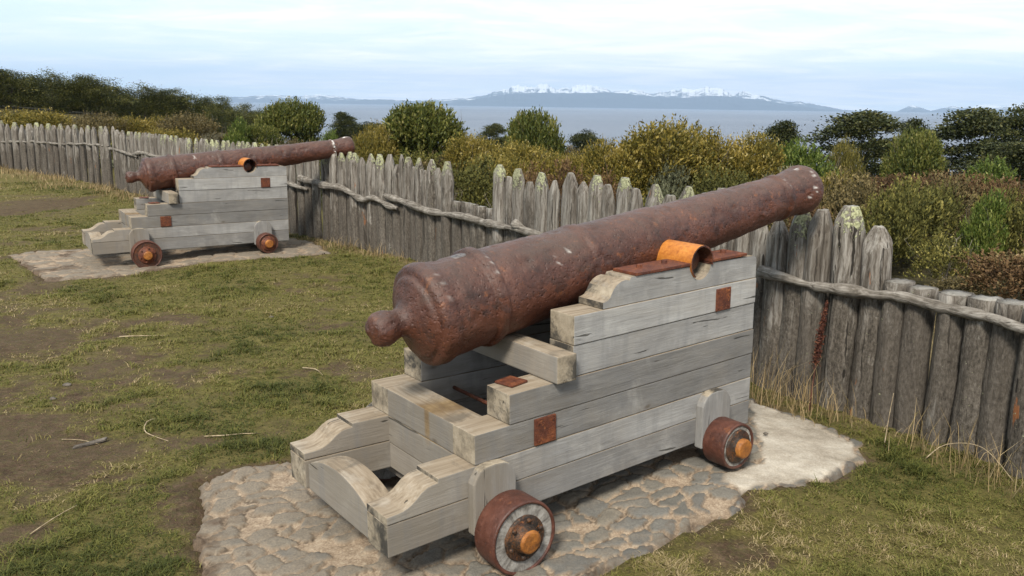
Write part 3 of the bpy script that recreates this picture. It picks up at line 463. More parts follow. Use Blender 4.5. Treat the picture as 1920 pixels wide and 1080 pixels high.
M = NM('wheel_face_wood'); p = M.obj(); pr = M.vm('MULTIPLY', p, (1, 0, 1)); rad = M.n('ShaderNodeVectorMath', operation='LENGTH'); M.l(pr, rad.inputs[0])
an = M.n('ShaderNodeVectorMath', operation='NORMALIZE'); M.l(pr, an.inputs[0])
g = M.noise(M.vm('ADD', an.outputs[0], M.vm('SCALE', p, sc=.6)), 9, 6, .7); b = M.noise(p, 18, 5, .7)
c = M.ramp(M.ma('ADD', M.ma('MULTIPLY', g, .4), M.ma('MULTIPLY', b, .6)), [(.36, (.06, .05, .042)), (.48, (.20, .185, .165)), (.62, (.36, .34, .31))]); WOODW = M.fin(c, .9, M.bump(g, .7, .006), .2)
# barrel: s along the bore from the button, radius
PROF = [(-.044, .0005), (-.044, .035), (-.042, .056), (-.036, .068), (-.015, .080), (.015, .085), (.04, .081), (.066, .071), (.09, .066), (.112, .071), (.135, .095), (.15, .125), (.162, .150), (.172, .172), (.178, .192), (.186, .197), (.196, .203), (.204, .228), (.212, .243), (.228, .2505), (.262, .2515), (.285, .247), (.295, .239), (.33, .236), (.40, .235), (.47, .2335), (.512, .233), (.516, .245), (.530, .251), (.560, .250), (.574, .243), (.582, .229), (.63, .227), (.80, .222), (1.0, .2155), (1.16, .2095), (1.172, .2165), (1.182, .2195), (1.212, .2185), (1.226, .205), (1.40, .198), (1.60, .190), (1.70, .1865), (1.718, .1875), (1.76, .1860), (1.778, .178), (2.0, .1705), (2.3, .160), (2.6, .1495), (2.80, .1405), (2.84, .1395), (2.850, .149), (2.877, .150), (2.89, .139), (2.92, .1375), (2.96, .1405), (3.02, .1495), (3.07, .158), (3.10, .161), (3.135, .160), (3.165, .152), (3.178, .142), (3.182, .128), (3.18, .075), (3.178, .066), (3.0, .064), (2.6, .062), (2.6, .0005)]
M = NM('vent_metal'); VENT = M.fin(M.ramp(M.noise(M.obj(), 40, 4), [(.3, (.08, .07, .068)), (.7, (.17, .155, .15))]), .5, None, .5, .3)
def barrel(root, A, elev, sc, seed, tr_s, jit, drops):
    s0 = [q[0] for q in PROF]; r0 = [q[1] for q in PROF]; P = [(PROF[0])]
    for (a, ra), (b, rb) in zip(PROF, PROF[1:]):
        n = max(1, int(math.hypot(b - a, rb - ra) / .012)); P += [(a + (b - a) * i / n, ra + (rb - ra) * i / n) for i in range(1, n + 1)]
    V, Fc = lathe(P, 110, 'x')
    x, y, z = V.T; r = np.hypot(y, z) + 1e-9
    d = (fbm(x * 7, y * 7, z * 7, s=seed, o=4) - .5) * .009 * jit + (fbm(x * 34, y * 34, z * 34, s=seed + 5, o=3) - .5) * .0075 * jit
    cav = fbm(x * 13, y * 13, z * 13, s=seed + 9, o=3); d = d - np.clip(cav - .62, 0, 1) * .045 * jit
    d = d * np.clip((r - .02) / .06, 0, 1)
    but = np.clip((-.0 - x) / .05, 0, 1) * (x < 0)
    x = x + but * (fbm(y * 22, z * 22, s=seed + 2, o=3) - .5) * .03
    V = np.stack([x, y * (1 + d / r), z * (1 + d / r)], -1)
    ang = np.degrees(np.arctan2(-y, z)); dm = np.zeros(len(x))
    for s_, a0, a1, w_, st_ in drops: dm = np.maximum(dm, st_ * np.exp(-((x - s_) / w_) ** 2) * ((ang > a0) & (ang < a1)) * np.clip((fbm(x * 60, y * 75, z * 75, s=seed + 31, o=2) - .5) * 9, 0, 1))
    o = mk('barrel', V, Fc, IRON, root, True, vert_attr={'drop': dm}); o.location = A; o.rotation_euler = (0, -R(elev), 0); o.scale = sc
    for sd in (1, -1):
        TV, TF = lathe([(-.36 * sd, .0005), (-.36 * sd, .05), (-.355 * sd, .056), (-.10 * sd, .058)], 32, nz=.003); t = mk('trunnion', TV, TF, IRON, o, True); t.location = (tr_s, 0, -.055)
    V, Fc = lathe([(.0, .036), (.007, .033), (.008, .012), (-.004, .009), (-.02, .0005)], 24); V = np.stack([V[:, 0] * 1.5, V[:, 2], V[:, 1]], -1); vp_ = mk('vent_patch', V, Fc, VENT, o, True); vp_.location = (.47, -.005, .229); vp_.scale = (.8, .8, 1); vp_.rotation_euler = (R(1), 0, 0)
    return o
c0 = carriage(); c1 = copy_tree(c0)
barrel(c0, (.265, W / 2, .837), 8.19, (1, 1, 1), 3, 1.700, 1, [(.275, 28, 66, .010, .9), (.555, 26, 60, .010, .45), (1.02, 42, 52, .007, .8), (.93, 48, 66, .006, .8), (2.872, 28, 62, .010, .4), (3.11, 30, 62, .009, 1), (3.08, 70, 88, .012, .9), (3.03, 88, 98, .012, .9), (3.07, 4, 20, .016, .8)])
barrel(c1, (.548, W / 2, .878), 6.9, (.945, .885, .885), 14, 1.49, 1.5, [(2.865, -10, 130, .014, 1), (3.08, 0, 20, .03, 1), (.85, 25, 50, .012, 1)])
def frame(o, x, y, z, yaw, tp, tr):
    o.matrix_world = Matrix.Translation((x, y, z)) @ Matrix.Rotation(R(yaw), 4, 'Z') @ Matrix.Rotation(-R(tp), 4, 'Y') @ Matrix.Rotation(R(tr), 4, 'X')
RUSTW = rust('rusty_wheel_face', [(.02, .010, .008), (.06, .024, .014), (.15, .05, .018), (.035, .022, .016)], 3, .6, .7, .006)
for wh in [o for o in kids(c1) if o.name.startswith('wheel')]:
    for o in [wh] + kids(wh):
        if o.name.startswith(('wheel', 'hub')): o.material_slots[0].link = 'OBJECT'; o.material_slots[0].material = RUSTW if o.name.startswith('wheel') else PLATE
frame(c0, -.4996, 3.3141, .178, 36.5896, .9982, -.3878); frame(c1, -5.0561, 10.348, .1814, 32.2473, -.1211, 0)
tag(c0, 'large rusty cannon on its grey timber carriage in the foreground', 'cannon', 'cannons aimed over the palisade')
tag(c1, 'far rusty cannon on its grey timber carriage, at the left', 'cannon', 'cannons aimed over the palisade')
# ---------------------------------------------------------------- palisade
M = NM('weathered_stake'); rr = M.rnd(); p0 = M.obj(); p = M.vm('ADD', p0, M.vm('SCALE', (31, 17, 23), sc=rr)); z = M.xyz(p0)[2]
wv = M.vm('ADD', p, M.vm('SCALE', M.noise(p, 5, 3, col=True), sc=.05))
g1 = M.noise(wv, 1, 6, .66, sca=(26, 26, 2.2)); g2 = M.noise(wv, 1, 5, .65, sca=(80, 80, 5)); bl = M.noise(p, 7, 6, .68, .6, sca=(1, 1, .45)); fine = M.noise(p, 1, 5, .75, sca=(60, 60, 30))
bare = M.ramp(M.ma('ADD', M.ma('MULTIPLY', g1, .6), M.ma('MULTIPLY', g2, .4)), [(.36, (.035, .028, .022)), (.46, (.125, .108, .09)), (.57, (.265, .243, .215)), (.70, (.42, .40, .365))])
bark = M.ramp(M.ma('ADD', M.ma('MULTIPLY', fine, .6), M.ma('MULTIPLY', g1, .4)), [(.34, (.020, .017, .014)), (.48, (.085, .073, .060)), (.66, (.20, .175, .148))])
bm_ = M.ramp(M.ma('ADD', M.ma('ADD', M.ma('MULTIPLY', M.ma('SUBTRACT', M.attr('bk'), z), 1.5), .5), M.ma('MULTIPLY', M.ma('SUBTRACT', bl, .5), 2.6)), [(.40, 0), (.62, 1)])
c = M.mix(bm_, bare, bark)
c = M.mix(M.ramp(M.noise(p, 1, 4, .6, .5, sca=(9, 9, 1.6)), [(.66, 0), (.71, .6)]), c, (.30, .28, .25))
c = M.mix(M.ramp(M.noise(p, 1, 4, .6, .3, sca=(11, 11, 2.4)), [(.69, 0), (.72, .8)]), c, (.27, .10, .035))
c = M.mix(M.ramp(M.noise(wv, 1, 3, .5, sca=(20, 20, .9)), [(.335, .95), (.365, 0)]), c, (.02, .017, .014))
ln = M.noise(p, 30, 5, .7); lm = M.ramp(M.ma('ADD', M.attr('lich'), M.ma('MULTIPLY', M.ma('SUBTRACT', ln, .5), 2.6)), [(.44, 0), (.56, 1)])
c = M.mix(lm, c, M.ramp(M.noise(p, 60, 4, .7), [(.35, (.17, .17, .09)), (.55, (.35, .355, .21)), (.7, (.48, .485, .32))]))
topn = M.xyz(M.nrm())[2]; c = M.mix(M.ramp(topn, [(.75, 0), (.9, .7)]), c, (.36, .345, .31))
c = M.mix(M.ramp(rr, [(0, .0), (1, .42)]), c, (.085, .072, .060))
h = M.ma('ADD', M.ma('ADD', g1, M.ma('MULTIPLY', g2, .5)), M.ma('ADD', M.ma('MULTIPLY', M.ma('MULTIPLY', fine, bm_), .9), M.ma('MULTIPLY', lm, M.ma('MULTIPLY', ln, 1.0))))
STK = M.fin(c, .92, M.bump(h, .85, .014), .15)
def stake(parent, q, k):
    x, y, top, a, b, tg, fl = q; top = top + (.045 if fl == 2 else 0); rs = np.random.default_rng(k + 100); zb = float(hgt(np.array([x]), np.array([y]))[0]) - .25
    Hh = top - zb; tip = 0 if fl == 2 else min(.26, rs.uniform(1.25, 1.9) * (a + b) * .75)
    inward = math.atan2(-y, -x) - tg                       # angle of the camera side in the stake's own frame
    th = np.linspace(0, 2 * math.pi, 30, endpoint=False)
    if fl == 3: g0 = (inward + rs.uniform(-.3, .3)) % (2 * math.pi); th = np.sort(np.concatenate([th[np.abs((th - g0 + math.pi) % (2 * math.pi) - math.pi) > .13], np.array([g0 - .1, g0 - .035, g0, g0 + .035, g0 + .1]) % (2 * math.pi)]))
    zs = np.concatenate([np.linspace(0, Hh - tip, 20, endpoint=tip == 0)] + ([Hh - tip * (1 - np.linspace(0, 1, 12) ** 1.0)] if tip else []))
    TH, ZZ = np.meshgrid(th, zs); ca, sa = np.cos(TH), np.sin(TH)
    rad = 1 + (fbm(ca * 1.6 + k, sa * 1.6, ZZ * 1.3, s=k) - .5) * .34 + (fbm(ca * 5 + k, sa * 5, ZZ * 3, s=k + 1, o=3) - .5) * .22 + .05 * (1 - ZZ / Hh)
    kn = rs.uniform([.2, 0], [1.0, 6.28], (3, 2))
    for kz, ka in kn: rad += .12 * np.exp(-((ZZ - .25 - kz) / .035) ** 2 - ((TH - ka + math.pi) % (2 * math.pi) - math.pi) ** 2 / .12)
    if tip:
        kk = np.clip((Hh - ZZ) / tip, 0, 1); fl0 = rs.uniform(.2, .46); nfac = rs.integers(4, 6); ph = rs.uniform(0, 6.28)
        for j in range(nfac):
            an = ph + 2 * math.pi * j / nfac + rs.uniform(-.2, .2); cut = (fl0 + (1.04 - fl0) * np.clip(kk * rs.uniform(.92, 1.25), 0, 2) ** .85) / np.maximum(np.cos(TH - an), .05)
            rad = np.where((np.cos(TH - an) > .05) & (kk < 1), np.minimum(rad, cut), rad)
    if fl == 3: rad -= .5 * np.exp(-(((TH - g0 + math.pi) % (2 * math.pi) - math.pi) / .035) ** 2) * np.clip((ZZ - Hh + .6) / .2, 0, 1)
    le = rs.uniform(-.018, .018, 2); bend = rs.uniform(-.024, .024, 2); hz = ZZ / Hh
    X = a * rad * ca + le[0] * hz + bend[0] * np.sin(hz * 3.1); Y = b * rad * sa + le[1] * hz * .5 + bend[1] * np.sin(hz * 3.1) * .4
    Z = ZZ + (0 if tip else 0) + np.where(hz > .995, (fbm(X * 30, Y * 30, s=k) - .5) * .02, 0)
    n, m = len(zs), len(th); V = np.stack([X, Y, Z], -1).reshape(-1, 3).tolist(); idx = np.arange(n * m).reshape(n, m)
    Fc = np.stack([idx[:-1], np.roll(idx[:-1], -1, 1), np.roll(idx[1:], -1, 1), idx[1:]], -1).reshape(-1, 4).tolist()
    V.append((float(X[-1].mean()), float(Y[-1].mean()), Hh + (.002 if tip else .0))); Fc += [[(n - 1) * m + i, (n - 1) * m + (i + 1) % m, n * m] for i in range(m)]
    li = np.clip(1.15 - (Hh - ZZ) / rs.uniform(.16, .3), 0, 1) * (rs.uniform(.6, 1.0) if fl == 1 else .12) * (.6 + .4 * np.cos(TH - inward + rs.uniform(-1.5, 1.5)))
    bk = rs.uniform(.75, 1.15) if fl != 2 else 1.15
    o = mk('stake', V, Fc, STK, parent, True, vert_attr={'lich': np.append(li.ravel(), .1), 'bk': np.full(n * m + 1, bk)}); o.location = (x, y, zb); o.rotation_euler[2] = tg
    return o
def tube(name, pts, r, mat, parent=None, seg=10, wob=.25, seed=0, step=.05, nz=.012):
    P = [Vector(p) for p in pts]; Q = []
    for i in range(len(P) - 1):
        p0, p1, p2, p3 = P[max(i - 1, 0)], P[i], P[i + 1], P[min(i + 2, len(P) - 1)]; n = max(2, int((p2 - p1).length / step))
        for j in range(n):
            t = j / n; Q.append(.5 * ((2 * p1) + (p2 - p0) * t + (2 * p0 - 5 * p1 + 4 * p2 - p3) * t * t + (3 * p1 - p0 - 3 * p2 + p3) * t ** 3))
    Q.append(P[-1]); V = []; Fc = []; m = len(Q); rs = np.random.default_rng(seed); dist = 0; rf = r if callable(r) else (lambda t: r)
    for i, q in enumerate(Q):
        d = (Q[min(i + 1, m - 1)] - Q[max(i - 1, 0)]).normalized(); u = d.cross(Vector((0, 0, 1)) if abs(d.z) < .9 else Vector((1, 0, 0))).normalized(); v = u.cross(d)
        if i: dist += (q - Q[i - 1]).length
        rad0 = rf(i / (m - 1)) * (1 + wob * (float(vn(dist * 5.3, seed)) - .5) + wob * .6 * (float(vn(dist * 17, seed + 3)) - .5))
        off = (u * (float(vn(dist * 2.6, seed + 7)) - .5) + v * (float(vn(dist * 2.6, seed + 9)) - .5)) * nz * 2
        for j in range(seg):
            a = 2 * math.pi * j / seg; rr_ = rad0 * (1 + wob * .5 * (float(vn(j * .9 + seed, dist * 4)) - .5)); V.append(tuple(q + off + (u * math.cos(a) + v * math.sin(a)) * rr_))
    for i in range(m - 1):
        for j in range(seg): Fc.append([i * seg + j, i * seg + (j + 1) % seg, (i + 1) * seg + (j + 1) % seg, (i + 1) * seg + j])
    Fc += [list(range(seg))[::-1], [(m - 1) * seg + j for j in range(seg)]]
    return mk(name, V, Fc, mat, parent, True)
def railmat(name, tang):
    M = NM(name); p = M.obj(); t = Vector((*tang, 0)).normalized()
    al = M.n('ShaderNodeVectorMath', operation='DOT_PRODUCT'); M.l(p, al.inputs[0]); al.inputs[1].default_value = t
    ac_ = M.n('ShaderNodeVectorMath', operation='DOT_PRODUCT'); M.l(p, ac_.inputs[0]); ac_.inputs[1].default_value = Vector((-t.y, t.x, 0))
    cmb = M.n('ShaderNodeCombineXYZ'); M.l(al.outputs['Value'], cmb.inputs[0]); M.l(ac_.outputs['Value'], cmb.inputs[1]); M.l(M.xyz(p)[2], cmb.inputs[2])
    q = M.vm('ADD', cmb.outputs[0], M.vm('SCALE', M.noise(p, 4, 3, col=True), sc=.05)); g1 = M.noise(q, 1, 6, .65, sca=(3, 70, 70)); b = M.noise(p, 11, 5, .65)
    c = M.ramp(M.ma('ADD', M.ma('MULTIPLY', g1, .65), M.ma('MULTIPLY', b, .35)), [(.34, (.035, .029, .024)), (.47, (.14, .122, .102)), (.6, (.28, .255, .225)), (.72, (.43, .405, .37))])
    c = M.mix(M.ramp(M.noise(q, 1, 3, .5, sca=(1.5, 30, 30)), [(.29, .9), (.33, 0)]), c, (.025, .02, .016))
    return M.fin(c, .9, M.bump(g1, .8, .012), .15)
RM = railmat('split_rail', (-.66, .75)); RM2 = railmat('split_rail_corner', (-.75, .66))
fa = empty('palisade_fence', (-12, 23, 0)); fb_ = empty('palisade_fence', (-1.4, 11, 0))
fa.matrix_world = Matrix.Identity(4); fb_.matrix_world = Matrix.Identity(4)
e0 = PA[0]; PA = [[e0[0] - .36 * i, e0[1] + .32 * i, 1.32, .13, .08, -.73, i % 2] for i in (3, 2, 1)] + PA
PA.append([-9.36, 20.27, 1.40, .105, .07, -.82, 0]); PB += [[3.05, 4.48, .935, .098, .10, -1.15, 2], [3.16, 4.28, .93, .1, .1, -1.1, 2]]
for k, q in enumerate(PA): stake(fa, q, k)
for k, q in enumerate(PB): stake(fb_, q, k + 40)
rads = [.029, .031, .035, .036, .043, .038, .038, .033]
for i, r_ in enumerate(RAILS):
    pts = [tuple(p) for p in r_]
    if i == 0: pts = [(-16.0, 26.5, .70)] + pts
    if i == 7: pts = pts + [(3.06, 4.2, .865)]
    ra = rads[i]; tube('rail', pts, (lambda t, ra=ra: ra * (1.12 - .3 * t if i < 6 else 1)), RM2 if i == 0 else RM, fa if i == 0 else fb_, 14, .55, 60 + i, .035, .018)
tag(fa, 'short run of pointed stakes turning away from the corner at the far left', 'fence', 'palisade fences'); tag(fb_, 'long palisade running from the far corner past both cannons to the right edge', 'fence', 'palisade fences')
# ---------------------------------------------------------------- vegetation
def quads(C, A, B):
    "diamond leaves: centre, half length vector, half width vector"
    V = np.stack([C - A, C + B, C + A, C - B], 1); return V.reshape(-1, 3)
def rv(rs, n): v = rs.normal(size=(n, 3)); return v / np.linalg.norm(v, axis=1, keepdims=True)
def leaves(rs, C, D, size, asp, up=.4):
    n = len(C); A = D + rv(rs, n) * .7 + np.array([0, 0, up]); A /= np.linalg.norm(A, axis=1, keepdims=True); B = np.cross(A, rv(rs, n)); B /= np.linalg.norm(B, axis=1, keepdims=True) + 1e-9
    s = size * rs.uniform(.6, 1.25, (n, 1)); return quads(C, A * s * .5, B * s * .5 * asp)
def leafmat(name, st, trans=.25, stem=False):
    M = NM(name); v = M.attr('v'); c = M.ramp(v, st); c = M.mix(M.ma('MULTIPLY', M.rnd(), .25), c, st[1][1])
    M.fin(c, .6, None, .25)
    t = M.n('ShaderNodeBsdfTranslucent'); M.l(c, t.inputs[0]); mxs = M.n('ShaderNodeMixShader'); mxs.inputs[0].default_value = trans; M.l(M.b.outputs[0], mxs.inputs[1]); M.l(t.outputs[0], mxs.inputs[2]); M.l(mxs.outputs[0], M.o.inputs[0])
    return M.m
LM = {'broad': leafmat('ochre_leaf', [(0, (.040, .045, .010)), (.35, (.11, .095, .017)), (.65, (.22, .165, .028)), (.88, (.38, .28, .07)), (1, (.5, .42, .2))]),
      'round': leafmat('dark_green_leaf', [(0, (.026, .038, .008)), (.4, (.068, .084, .016)), (.75, (.15, .15, .030)), (1, (.30, .26, .09))]),
      'bright': leafmat('bright_green_leaf', [(0, (.03, .055, .010)), (.4, (.075, .11, .018)), (.75, (.15, .18, .035)), (1, (.26, .27, .08))]),
      'ochre': leafmat('mustard_leaf', [(0, (.045, .05, .012)), (.4, (.10, .09, .02)), (.75, (.19, .16, .035)), (1, (.30, .25, .07))]),
      'layer': leafmat('beech_leaf', [(0, (.012, .018, .007)), (.4, (.034, .042, .013)), (.75, (.075, .080, .024)), (1, (.14, .13, .045))], .15),
      'hill': leafmat('hill_beech_leaf', [(0, (.016, .022, .007)), (.4, (.052, .062, .015)), (.75, (.135, .13, .032)), (1, (.24, .21, .07))], .15),
      'brown': leafmat('autumn_scrub_leaf', [(0, (.035, .032, .014)), (.4, (.085, .068, .026)), (.75, (.16, .115, .042)), (1, (.30, .24, .10))])}
BARK = NM('bark'); _p = BARK.obj(); BARKM = BARK.fin(BARK.ramp(BARK.noise(_p, 20, 5, .7), [(.35, (.05, .042, .034)), (.65, (.16, .14, .12))]), .9, None, .1)
TWIG = NM('dead_twig'); _p = TWIG.obj(); TWIGM = TWIG.fin(TWIG.ramp(TWIG.noise(_p, 9, 4, .7), [(.35, (.12, .10, .085)), (.65, (.34, .30, .26))]), .9, None, .1)
def lobes(rs, n, flat=1.0):
    c = [np.array([0, 0, .45])]; r = [.36]
    for i in range(n):
        a = rs.uniform(0, 6.28); q = rs.uniform(.12, .30); z = rs.uniform(.2, .72); c.append(np.array([math.cos(a) * q, math.sin(a) * q, z])); r.append(rs.uniform(.16, .27))
    return np.array(c), np.array(r)
def crown(kind, seed, n, leaf, asp=.45):
    "unit crown (about 1 wide, 1 tall, base at z=0); leaf is its length in crown units"
    rs = np.random.default_rng(seed); dens = 1
    if kind == 'layer':
        P = []; Dn = []
        nb = 140
        for i in range(nb):
            z = rs.uniform(.03, 1.0) ** .9; rad = ((.50 * (1 - z ** 3) ** .5 if seed % 2 else .50 * (1 - z) ** .6) + .04) * rs.uniform(.35, 1.12); a = rs.uniform(0, 6.28); m = n // nb
            c = np.array([math.cos(a) * rad * .78, math.sin(a) * rad * .78, z - .05 + .03 * math.sin(i)]); w_ = rs.uniform(.11, .20) * (1.15 - .5 * z)
            q = rs.normal(size=(m, 3)) * np.array([w_, w_, .028]) * .62; q[:, 2] += -.35 * (np.hypot(q[:, 0], q[:, 1])) ** 1.0 * .5 + .02
            P.append(c + q); Dn.append(np.tile([math.cos(a), math.sin(a), .25], (m, 1)))
        P = np.concatenate(P); Dn = np.concatenate(Dn)
        V = leaves(rs, P, Dn, leaf, .6, .1); vals = np.clip(rs.beta(2, 2.6, len(P)) + (fbm(P[:, 0] * 6, P[:, 1] * 6, P[:, 2] * 9, s=seed) - .5) * .3 + np.repeat(rs.uniform(-.28, .28, nb), m), 0, 1)
        return V, vals
    if kind == 'hill':
        nb = 100; m = n // nb
        for _ in range(1):
            P = []; Dn = []
            for i in range(nb):
                a = rs.uniform(0, 6.28); u_ = rs.random() ** .5; zt = (1 - u_ ** 2.4) ** .6 * .93; z = zt * (rs.uniform(.68, 1.12) if i % 3 else rs.uniform(.2, .8)); w_ = rs.uniform(.07, .17)
                q = rs.normal(size=(m, 3)) * np.array([w_, w_, .075]) * .62; P.append(np.array([math.cos(a) * u_ * .5, math.sin(a) * u_ * .5, z]) + q); Dn.append(np.tile([math.cos(a), math.sin(a), .4], (m, 1)))
        P = np.concatenate(P); Dn = np.concatenate(Dn)
        return leaves(rs, P, Dn, leaf, .6, .1), np.clip(rs.beta(2, 2.6, len(P)) + (fbm(P[:, 0] * 6, P[:, 1] * 6, P[:, 2] * 6, s=seed) - .5) * .3 + np.repeat(rs.uniform(-.3, .3, nb), m), 0, 1)
    C, Rr = lobes(rs, 11 if kind != 'round' else 8)
    if kind == 'round': C[1:] = C[1:] * np.array([1.0, 1.0, .85]) + np.array([0, 0, .08]); C[0] = (0, 0, .50); Rr[0] = .40; Rr[1:] *= .95
    P = []; Dn = []
    for c, r in zip(C, Rr):
        m = int(n / 6 * (r / .3) ** 2 / 3) + 5; d = rv(rs, m); d[:, 2] = np.abs(d[:, 2]) * 1.0 - .35 * (rs.random(m) < .4); q = c + d * r * (1 - .35 * rs.random((m, 1)) ** 2); P.append(q); Dn.append(d)
    P = np.concatenate(P); Dn = np.concatenate(Dn); keep = P[:, 2] > .02; P = P[keep]; Dn = Dn[keep]
    f = fbm(P[:, 0] * 5 + seed, P[:, 1] * 5, P[:, 2] * 5, s=seed, o=3); keep = f > (rs.uniform(.30, .40, len(f)) if kind != 'round' else rs.uniform(.15, .33, len(f))); P = P[keep]; Dn = Dn[keep]; f = f[keep]
    # sprigs: a few leaves along a short upright shoot
    m = 6; Ls = (.09 if kind in ('broad', 'brown') else .07) * rs.uniform(.5, 1.5, (len(P), 1)); Ax = Dn * .55 + np.array([0, 0, .75]) + rv(rs, len(P)) * .45; Ax /= np.linalg.norm(Ax, axis=1, keepdims=True)
    t = np.tile(np.linspace(0, 1, m), len(P))[:, None]; Cc = np.repeat(P, m, 0) + np.repeat(Ax * Ls, m, 0) * t + rv(rs, len(P) * m) * .008
    V = leaves(rs, Cc, np.repeat(Ax, m, 0) * .7, leaf, asp, .3)
    sv_ = rs.beta(2, 2.4, len(P)); vals = np.clip(np.repeat(sv_, m) * .75 + t[:, 0] * .22 + rs.uniform(-.15, .15, len(Cc)) + np.repeat(f - .5, m) * .7, 0, 1)
    return V, vals
def leafmesh(name, V, vals, mat):
    me = bpy.data.meshes.new(name); n = len(V) // 4
    me.vertices.add(n * 4); me.vertices.foreach_set('co', V.astype(np.float32).ravel()); me.loops.add(n * 4); me.loops.foreach_set('vertex_index', np.arange(n * 4, dtype=np.int32))
    me.polygons.add(n); me.polygons.foreach_set('loop_start', np.arange(0, n * 4, 4, dtype=np.int32)); me.polygons.foreach_set('loop_total', np.full(n, 4, dtype=np.int32))
    me.update(calc_edges=True); at = me.attributes.new('v', 'FLOAT', 'FACE'); at.data.foreach_set('value', vals.astype(np.float32)); me.materials.append(mat); return me
def limbs(seed, n, r0, name='stem', crownh=.8, spread=.35, mat=None):
    "trunk and tapering limbs as one mesh"
    rs = random.Random(seed); Vv, Ff = [], []
    def seg(p, q, ra, rb):
        d = (q - p).normalized(); u = d.cross(Vector((.3, 1, .1))).normalized(); v = u.cross(d); o = len(Vv)
        for c, r in ((p, ra), (q, rb)):
            for j in range(6): a = j * math.pi / 3; Vv.append(tuple(c + (u * math.cos(a) + v * math.sin(a)) * r))
        for j in range(6): Ff.append([o + j, o + (j + 1) % 6, o + 6 + (j + 1) % 6, o + 6 + j])
    for i in range(n):
        a = rs.uniform(0, 6.28); p = Vector((rs.uniform(-.03, .03), rs.uniform(-.03, .03), -.06)); r = r0 * rs.uniform(.6, 1); m = 5
        for k in range(m):
            q = p + Vector((math.cos(a) * spread / m * rs.uniform(.3, 1.5), math.sin(a) * spread / m * rs.uniform(.3, 1.5), crownh / m)); seg(p, q, r, r * .72)
            for _ in range(2):
                b = rs.uniform(0, 6.28); e = q + Vector((math.cos(b) * .13, math.sin(b) * .13, rs.uniform(.0, .12))); seg(q, e, r * .4, r * .12)
            p = q; r *= .72; a += rs.uniform(-.6, .6)
    me = bpy.data.meshes.new(name); me.from_pydata(Vv, [], Ff); me.materials.append(mat or BARKM); return me
LIB = {}; TR = ('layer', 'hill')
spec = {'broad': (3, 11000, .032, .42), 'round': (3, 15000, .040, .40), 'bright': (2, 4200, .046, .4), 'ochre': (1, 5200, .040, .3), 'layer': (4, 30000, .026, .55), 'hill': (5, 16000, .028, .6), 'brown': (3, 6200, .028, .5)}
for kd, (nv, n, lf, asp) in spec.items():
    LIB[kd] = [(leafmesh('crown', *crown(kd, 50 + 7 * i + len(kd), n, lf, asp), LM[kd]), limbs(i + 3, 1 if kd in TR else 5, .028 if kd in TR else .012, 'trunk' if kd in TR else 'stems', .85, .10 if kd in TR else .38)) for i in range(nv)]
rp = random.Random(5)
def plant(kd, name, x, y, ztop, width, label, cat, group=None, hmul=1.0, var=None, depth=1.0, minh=.5):
    zg = float(hgt(np.array([x]), np.array([y]))[0]); hh = max(ztop - zg, minh) / (.97 if kd not in TR else (1.0 if kd == 'layer' else 1.16))
    r = empty(name, (x, y, zg)); r.rotation_euler[2] = rp.uniform(0, 6.28); me = LIB[kd][var if var is not None else rp.randrange(len(LIB[kd]))]
    width = width * (1.25 if kd == 'round' else (1.3 if kd == 'layer' else 1.0))
    wx = width / (.95 if kd in TR else 1.0)
    for nm, m_ in (('crown', me[0]), ('trunk' if kd in TR else 'stems', me[1])):
        o = bpy.data.objects.new(nm, m_); COL.objects.link(o); o.parent = r; o.scale = (wx, wx * depth, hh)
    return tag(r, label, cat, group)
